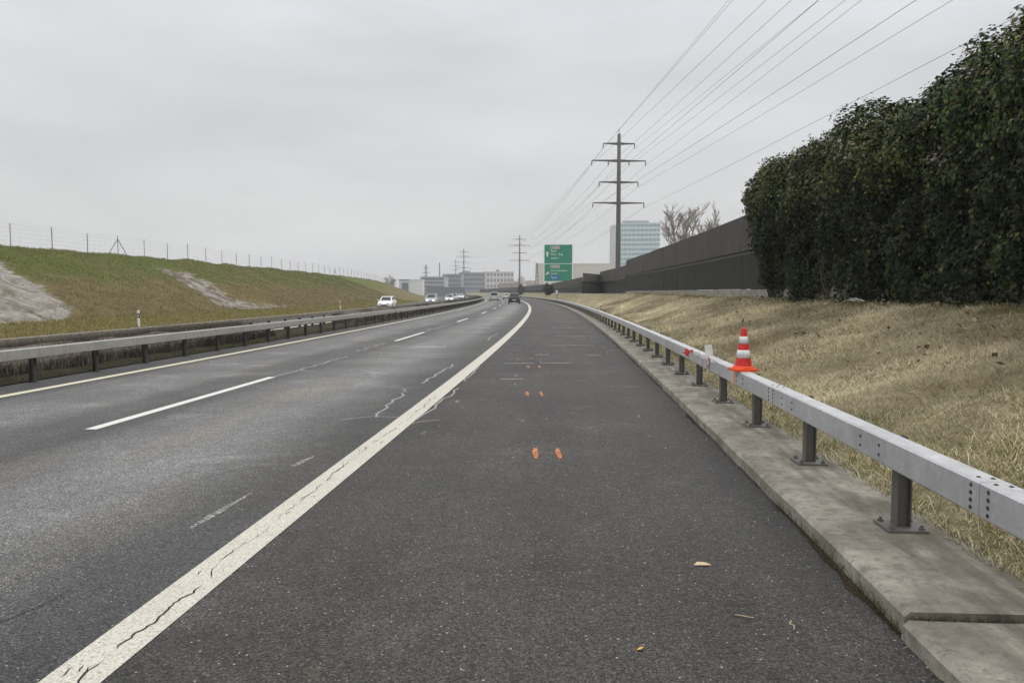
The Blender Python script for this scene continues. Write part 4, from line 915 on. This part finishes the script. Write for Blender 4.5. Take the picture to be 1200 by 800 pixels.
# ------------------------------------------------------------------ cars
def car(label, s, off, rz_flip, colr, kind='hatch', lights=False, group=None):
    z = float(zopp(np.array(off))) if off < -13 else 0.
    root = thing('car', label, 'car', tuple(P(s, off, z)), TH(s)+(math.pi if rz_flip else 0), group)
    paint = simple('car_paint', colr, .3, .1, .03, 2, .6)
    L2, hw, belt, top = {'hatch': (2.1, .88, .92, 1.48), 'suv': (2.25, .93, 1.02, 1.66), 'van': (2.4, .95, 1.05, 1.85)}[kind]
    def bp(nm_, m, mat, par=root, **k): o = m.build(nm_, mat, None, **k); o.parent = par; return o
    nose = belt-.20
    st = [(L2, .32, nose-.22, .70), (L2-.10, .24, nose-.06, .80), (L2-.6, .20, nose+.02, hw), (L2-1.15, .20, belt-.02, hw), (0, .20, belt+.02, hw), (-L2+.5, .20, belt+.05, hw), (-L2+.1, .26, belt+.02, hw*.95), (-L2, .34, belt-.14, hw*.88)]
    m = MB(); m.loft([[(-w*.94, y, a), (w*.94, y, a), (w, y, (a+b)*.5), (w*.97, y, b-.06), (w*.88, y, b), (-w*.88, y, b), (-w*.97, y, b-.06), (-w, y, (a+b)*.5)] for y, a, b, w in st])
    bp('body', m, paint, smooth=False, bevel=.02)
    fy, fy2 = L2-1.15, L2-1.85; ry = {'hatch': -L2+.22, 'suv': -L2+.15, 'van': -L2+.08}[kind]; ry2 = ry+{'hatch': .5, 'suv': .35, 'van': .12}[kind]; wb_, wt = hw*.86, hw*.68
    base = [(-wb_, fy, belt), (wb_, fy, belt), (wb_, ry, belt+.03), (-wb_, ry, belt+.03)]; tp = [(-wt, fy2, top-.06), (wt, fy2, top-.06), (wt*1.02, ry2, top-.06), (-wt*1.02, ry2, top-.06)]
    m = MB(); m.loft([base, tp]); bp('cabin', m, paint, bevel=.015)
    m = MB(); m.loft([tp, [(x*.92, y*.94, top) for x, y, _ in tp]]); bp('roof', m, paint, bevel=.02)
    def pane(nm_, i, j, k=.09):
        a, b, c_, d_ = Vector(base[i]), Vector(base[j]), Vector(tp[j]), Vector(tp[i]); cen = (a+b+c_+d_)/4; nn = (b-a).cross(d_-a).normalized()
        if nn.dot(Vector((cen.x, cen.y, 0))) < 0: nn = -nn
        q = [a.lerp(b, k), a.lerp(b, 1-k), d_.lerp(c_, 1-k), d_.lerp(c_, k)]; lo = .12; q = [q[0].lerp(q[3], lo), q[1].lerp(q[2], lo), q[1].lerp(q[2], .9), q[0].lerp(q[3], .9)]
        m = MB(); m.loft([[v_+nn*.004 for v_ in q], [v_+nn*.012 for v_ in q]]); bp(nm_, m, M['carglass'])
    pane('windscreen', 0, 1); pane('side_window', 1, 2); pane('rear_window', 2, 3); pane('side_window', 3, 0)
    for sx_ in (-1, 1):
        for yy in (L2-.85, -L2+.85):
            o = MB().tube([(sx_*(hw-.20), yy, .32), (sx_*(hw+.012), yy, .32)], .32, 18).build('wheel', M['tyre']); o.parent = root
            bp('rim', MB().tube([(sx_*(hw+.012), yy, .32), (sx_*(hw+.022), yy, .32)], .2, 12), M['rim'], o)
        bp('headlight', MB().box((sx_*.46-.15, L2-.13, nose-.20), (sx_*.46+.15, L2+.012, nose-.06), None), M['lamp_on'] if lights else M['lamp_off'], bevel=.02)
        bp('tail_light', MB().box((sx_*hw*.72-.12, -L2-.012, belt-.22), (sx_*hw*.72+.12, -L2+.1, belt-.04)), M['lamp_red'], bevel=.02)
        bp('wing_mirror', MB().box((sx_*(hw+.09)-.09, fy-.22, belt), (sx_*(hw+.09)+.09, fy-.1, belt+.15)), paint, bevel=.02)
    bp('grille', MB().box((-.36, L2-.06, nose-.33), (.36, L2+.014, nose-.22)), M['black']); bp('front_bumper', MB().box((-.72, L2-.1, .25), (.72, L2+.02, .36)), M['black'])
    bp('rear_bumper', MB().box((-hw*.85, -L2-.03, .30), (hw*.85, -L2+.05, .44)), M['black']); bp('licence_plate', MB().box((-.26, -L2-.036, .54), (.26, -L2+.05, .66)), M['white'])
    return root
car('black car seen from behind in the right lane, nearest of our side', 121, -4.35, False, (.012, .013, .015), 'suv')
car('silver van seen from behind in the left lane', 158, -8.0, False, (.42, .43, .44), 'van')
car('small pale car ahead of the black car in the right lane', 196, -4.6, False, (.55, .53, .50), 'hatch')
car('white oncoming car at the foot of the embankment, nearest of the oncoming cars', 93, -19.6, True, (.78, .78, .76), 'hatch', False)
car('pale grey oncoming car with bright headlights, second in the oncoming row', 118, -17.0, True, (.36, .37, .39), 'suv', True)
car('pale oncoming car with headlights on, third in the oncoming row', 150, -16.6, True, (.46, .47, .47), 'hatch', True)
car('light grey oncoming car, fourth in the oncoming row', 176, -17.2, True, (.40, .40, .40), 'suv')
car('distant white oncoming car beside the far end of the median scrub', 215, -16.6, True, (.75, .75, .74), 'hatch')
car('distant dark oncoming car, farthest and closest to the silver van', 250, -16.4, True, (.05, .05, .06), 'hatch')

# ------------------------------------------------------------------ camera, light, sky
cam = bpy.data.cameras.new('camera'); cam.sensor_fit = 'HORIZONTAL'; cam.sensor_width = 36; cam.lens = 36*901/1200; cam.clip_start = .05; cam.clip_end = 20000
co = link('camera', cam); co.location = (0, 0, CAM_H); co.rotation_euler = (math.pi/2-PITCH, 0, YAW); scene.camera = co
SUN_EL, SUN_AZ = 48, 65     # hidden behind the cloud, to the right
sun = bpy.data.lights.new('sun', 'SUN'); sun.energy = .9; sun.angle = R(32); sun.color = (1, .97, .92)
so_ = link('sun', sun); so_.rotation_euler = (R(90-SUN_EL), 0, R(180-SUN_AZ)); so_.location = (40, 20, 60)
w = bpy.data.worlds.new('World'); scene.world = w; w.use_nodes = True; nt = w.node_tree; nodes, links = nt.nodes, nt.links
sky = nodes.new('ShaderNodeTexSky'); sky.sky_type = 'NISHITA'; sky.sun_disc = False; sky.sun_elevation = R(SUN_EL); sky.sun_rotation = R(SUN_AZ)
tc = nodes.new('ShaderNodeTexCoord'); sepn = nodes.new('ShaderNodeSeparateXYZ'); links.new(tc.outputs['Generated'], sepn.inputs[0])
mp = nodes.new('ShaderNodeMapping'); mp.inputs['Scale'].default_value = (1.6, 1.6, 5.5); links.new(tc.outputs['Generated'], mp.inputs[0])
nz = nodes.new('ShaderNodeTexNoise'); nz.inputs['Scale'].default_value = 1.5; nz.inputs['Detail'].default_value = 5; nz.inputs['Roughness'].default_value = .5; links.new(mp.outputs[0], nz.inputs[0])
rp = nodes.new('ShaderNodeValToRGB'); links.new(sepn.outputs[2], rp.inputs[0]); e = rp.color_ramp      # overcast: brighter overhead
e.elements[0].position = 0.; e.elements[0].color = (.745, .74, .73, 1); e.elements[1].position = 1.; e.elements[1].color = (1.92, 1.93, 1.97, 1)
for p_, c_ in ((.10, (.735, .735, .73)), (.26, (.685, .70, .715)), (.36, (.80, .815, .84)), (.62, (1.65, 1.66, 1.70))):
    q = e.elements.new(p_); q.color = (*c_, 1)
nr_ = nodes.new('ShaderNodeMapRange'); nr_.inputs[1].default_value = .3; nr_.inputs[2].default_value = .7; nr_.inputs[3].default_value = .87; nr_.inputs[4].default_value = 1.12; links.new(nz.outputs[0], nr_.inputs[0])
mul = nodes.new('ShaderNodeVectorMath'); mul.operation = 'SCALE'; links.new(rp.outputs[0], mul.inputs[0]); links.new(nr_.outputs[0], mul.inputs['Scale'])
sc10 = nodes.new('ShaderNodeVectorMath'); sc10.operation = 'SCALE'; links.new(mul.outputs[0], sc10.inputs[0]); sc10.inputs['Scale'].default_value = 10.
mx = nodes.new('ShaderNodeMix'); mx.data_type = 'RGBA'; mx.inputs[0].default_value = .95; links.new(sky.outputs[0], mx.inputs[6]); links.new(sc10.outputs[0], mx.inputs[7])
links.new(mx.outputs[2], nodes['Background'].inputs[0]); nodes['Background'].inputs[1].default_value = .1
HAZE = 0.0005
if HAZE:
    hz = MB().box((-3500, -1500, -2.2), (3500, 2600, 75)).build('haze', None) if False else None
    me = bpy.data.meshes.new('haze'); b_ = MB().box((-3500, -1500, -2.), (3500, 2600, 75)); me.from_pydata(b_.v, [], b_.f); ho = struct(link('haze', me), 'stuff')
    hm = bpy.data.materials.new('haze_air'); hm.use_nodes = True; hn = hm.node_tree; hn.nodes.clear(); out = hn.nodes.new('ShaderNodeOutputMaterial'); pv = hn.nodes.new('ShaderNodeVolumePrincipled')
    pv.inputs['Color'].default_value = (.93, .94, .96, 1); pv.inputs['Density'].default_value = HAZE; hn.links.new(pv.outputs[0], out.inputs['Volume']); me.materials.append(hm)
vs = scene.view_settings; vs.view_transform = 'Standard'; vs.look = 'None'; vs.exposure = 0; vs.gamma = 1
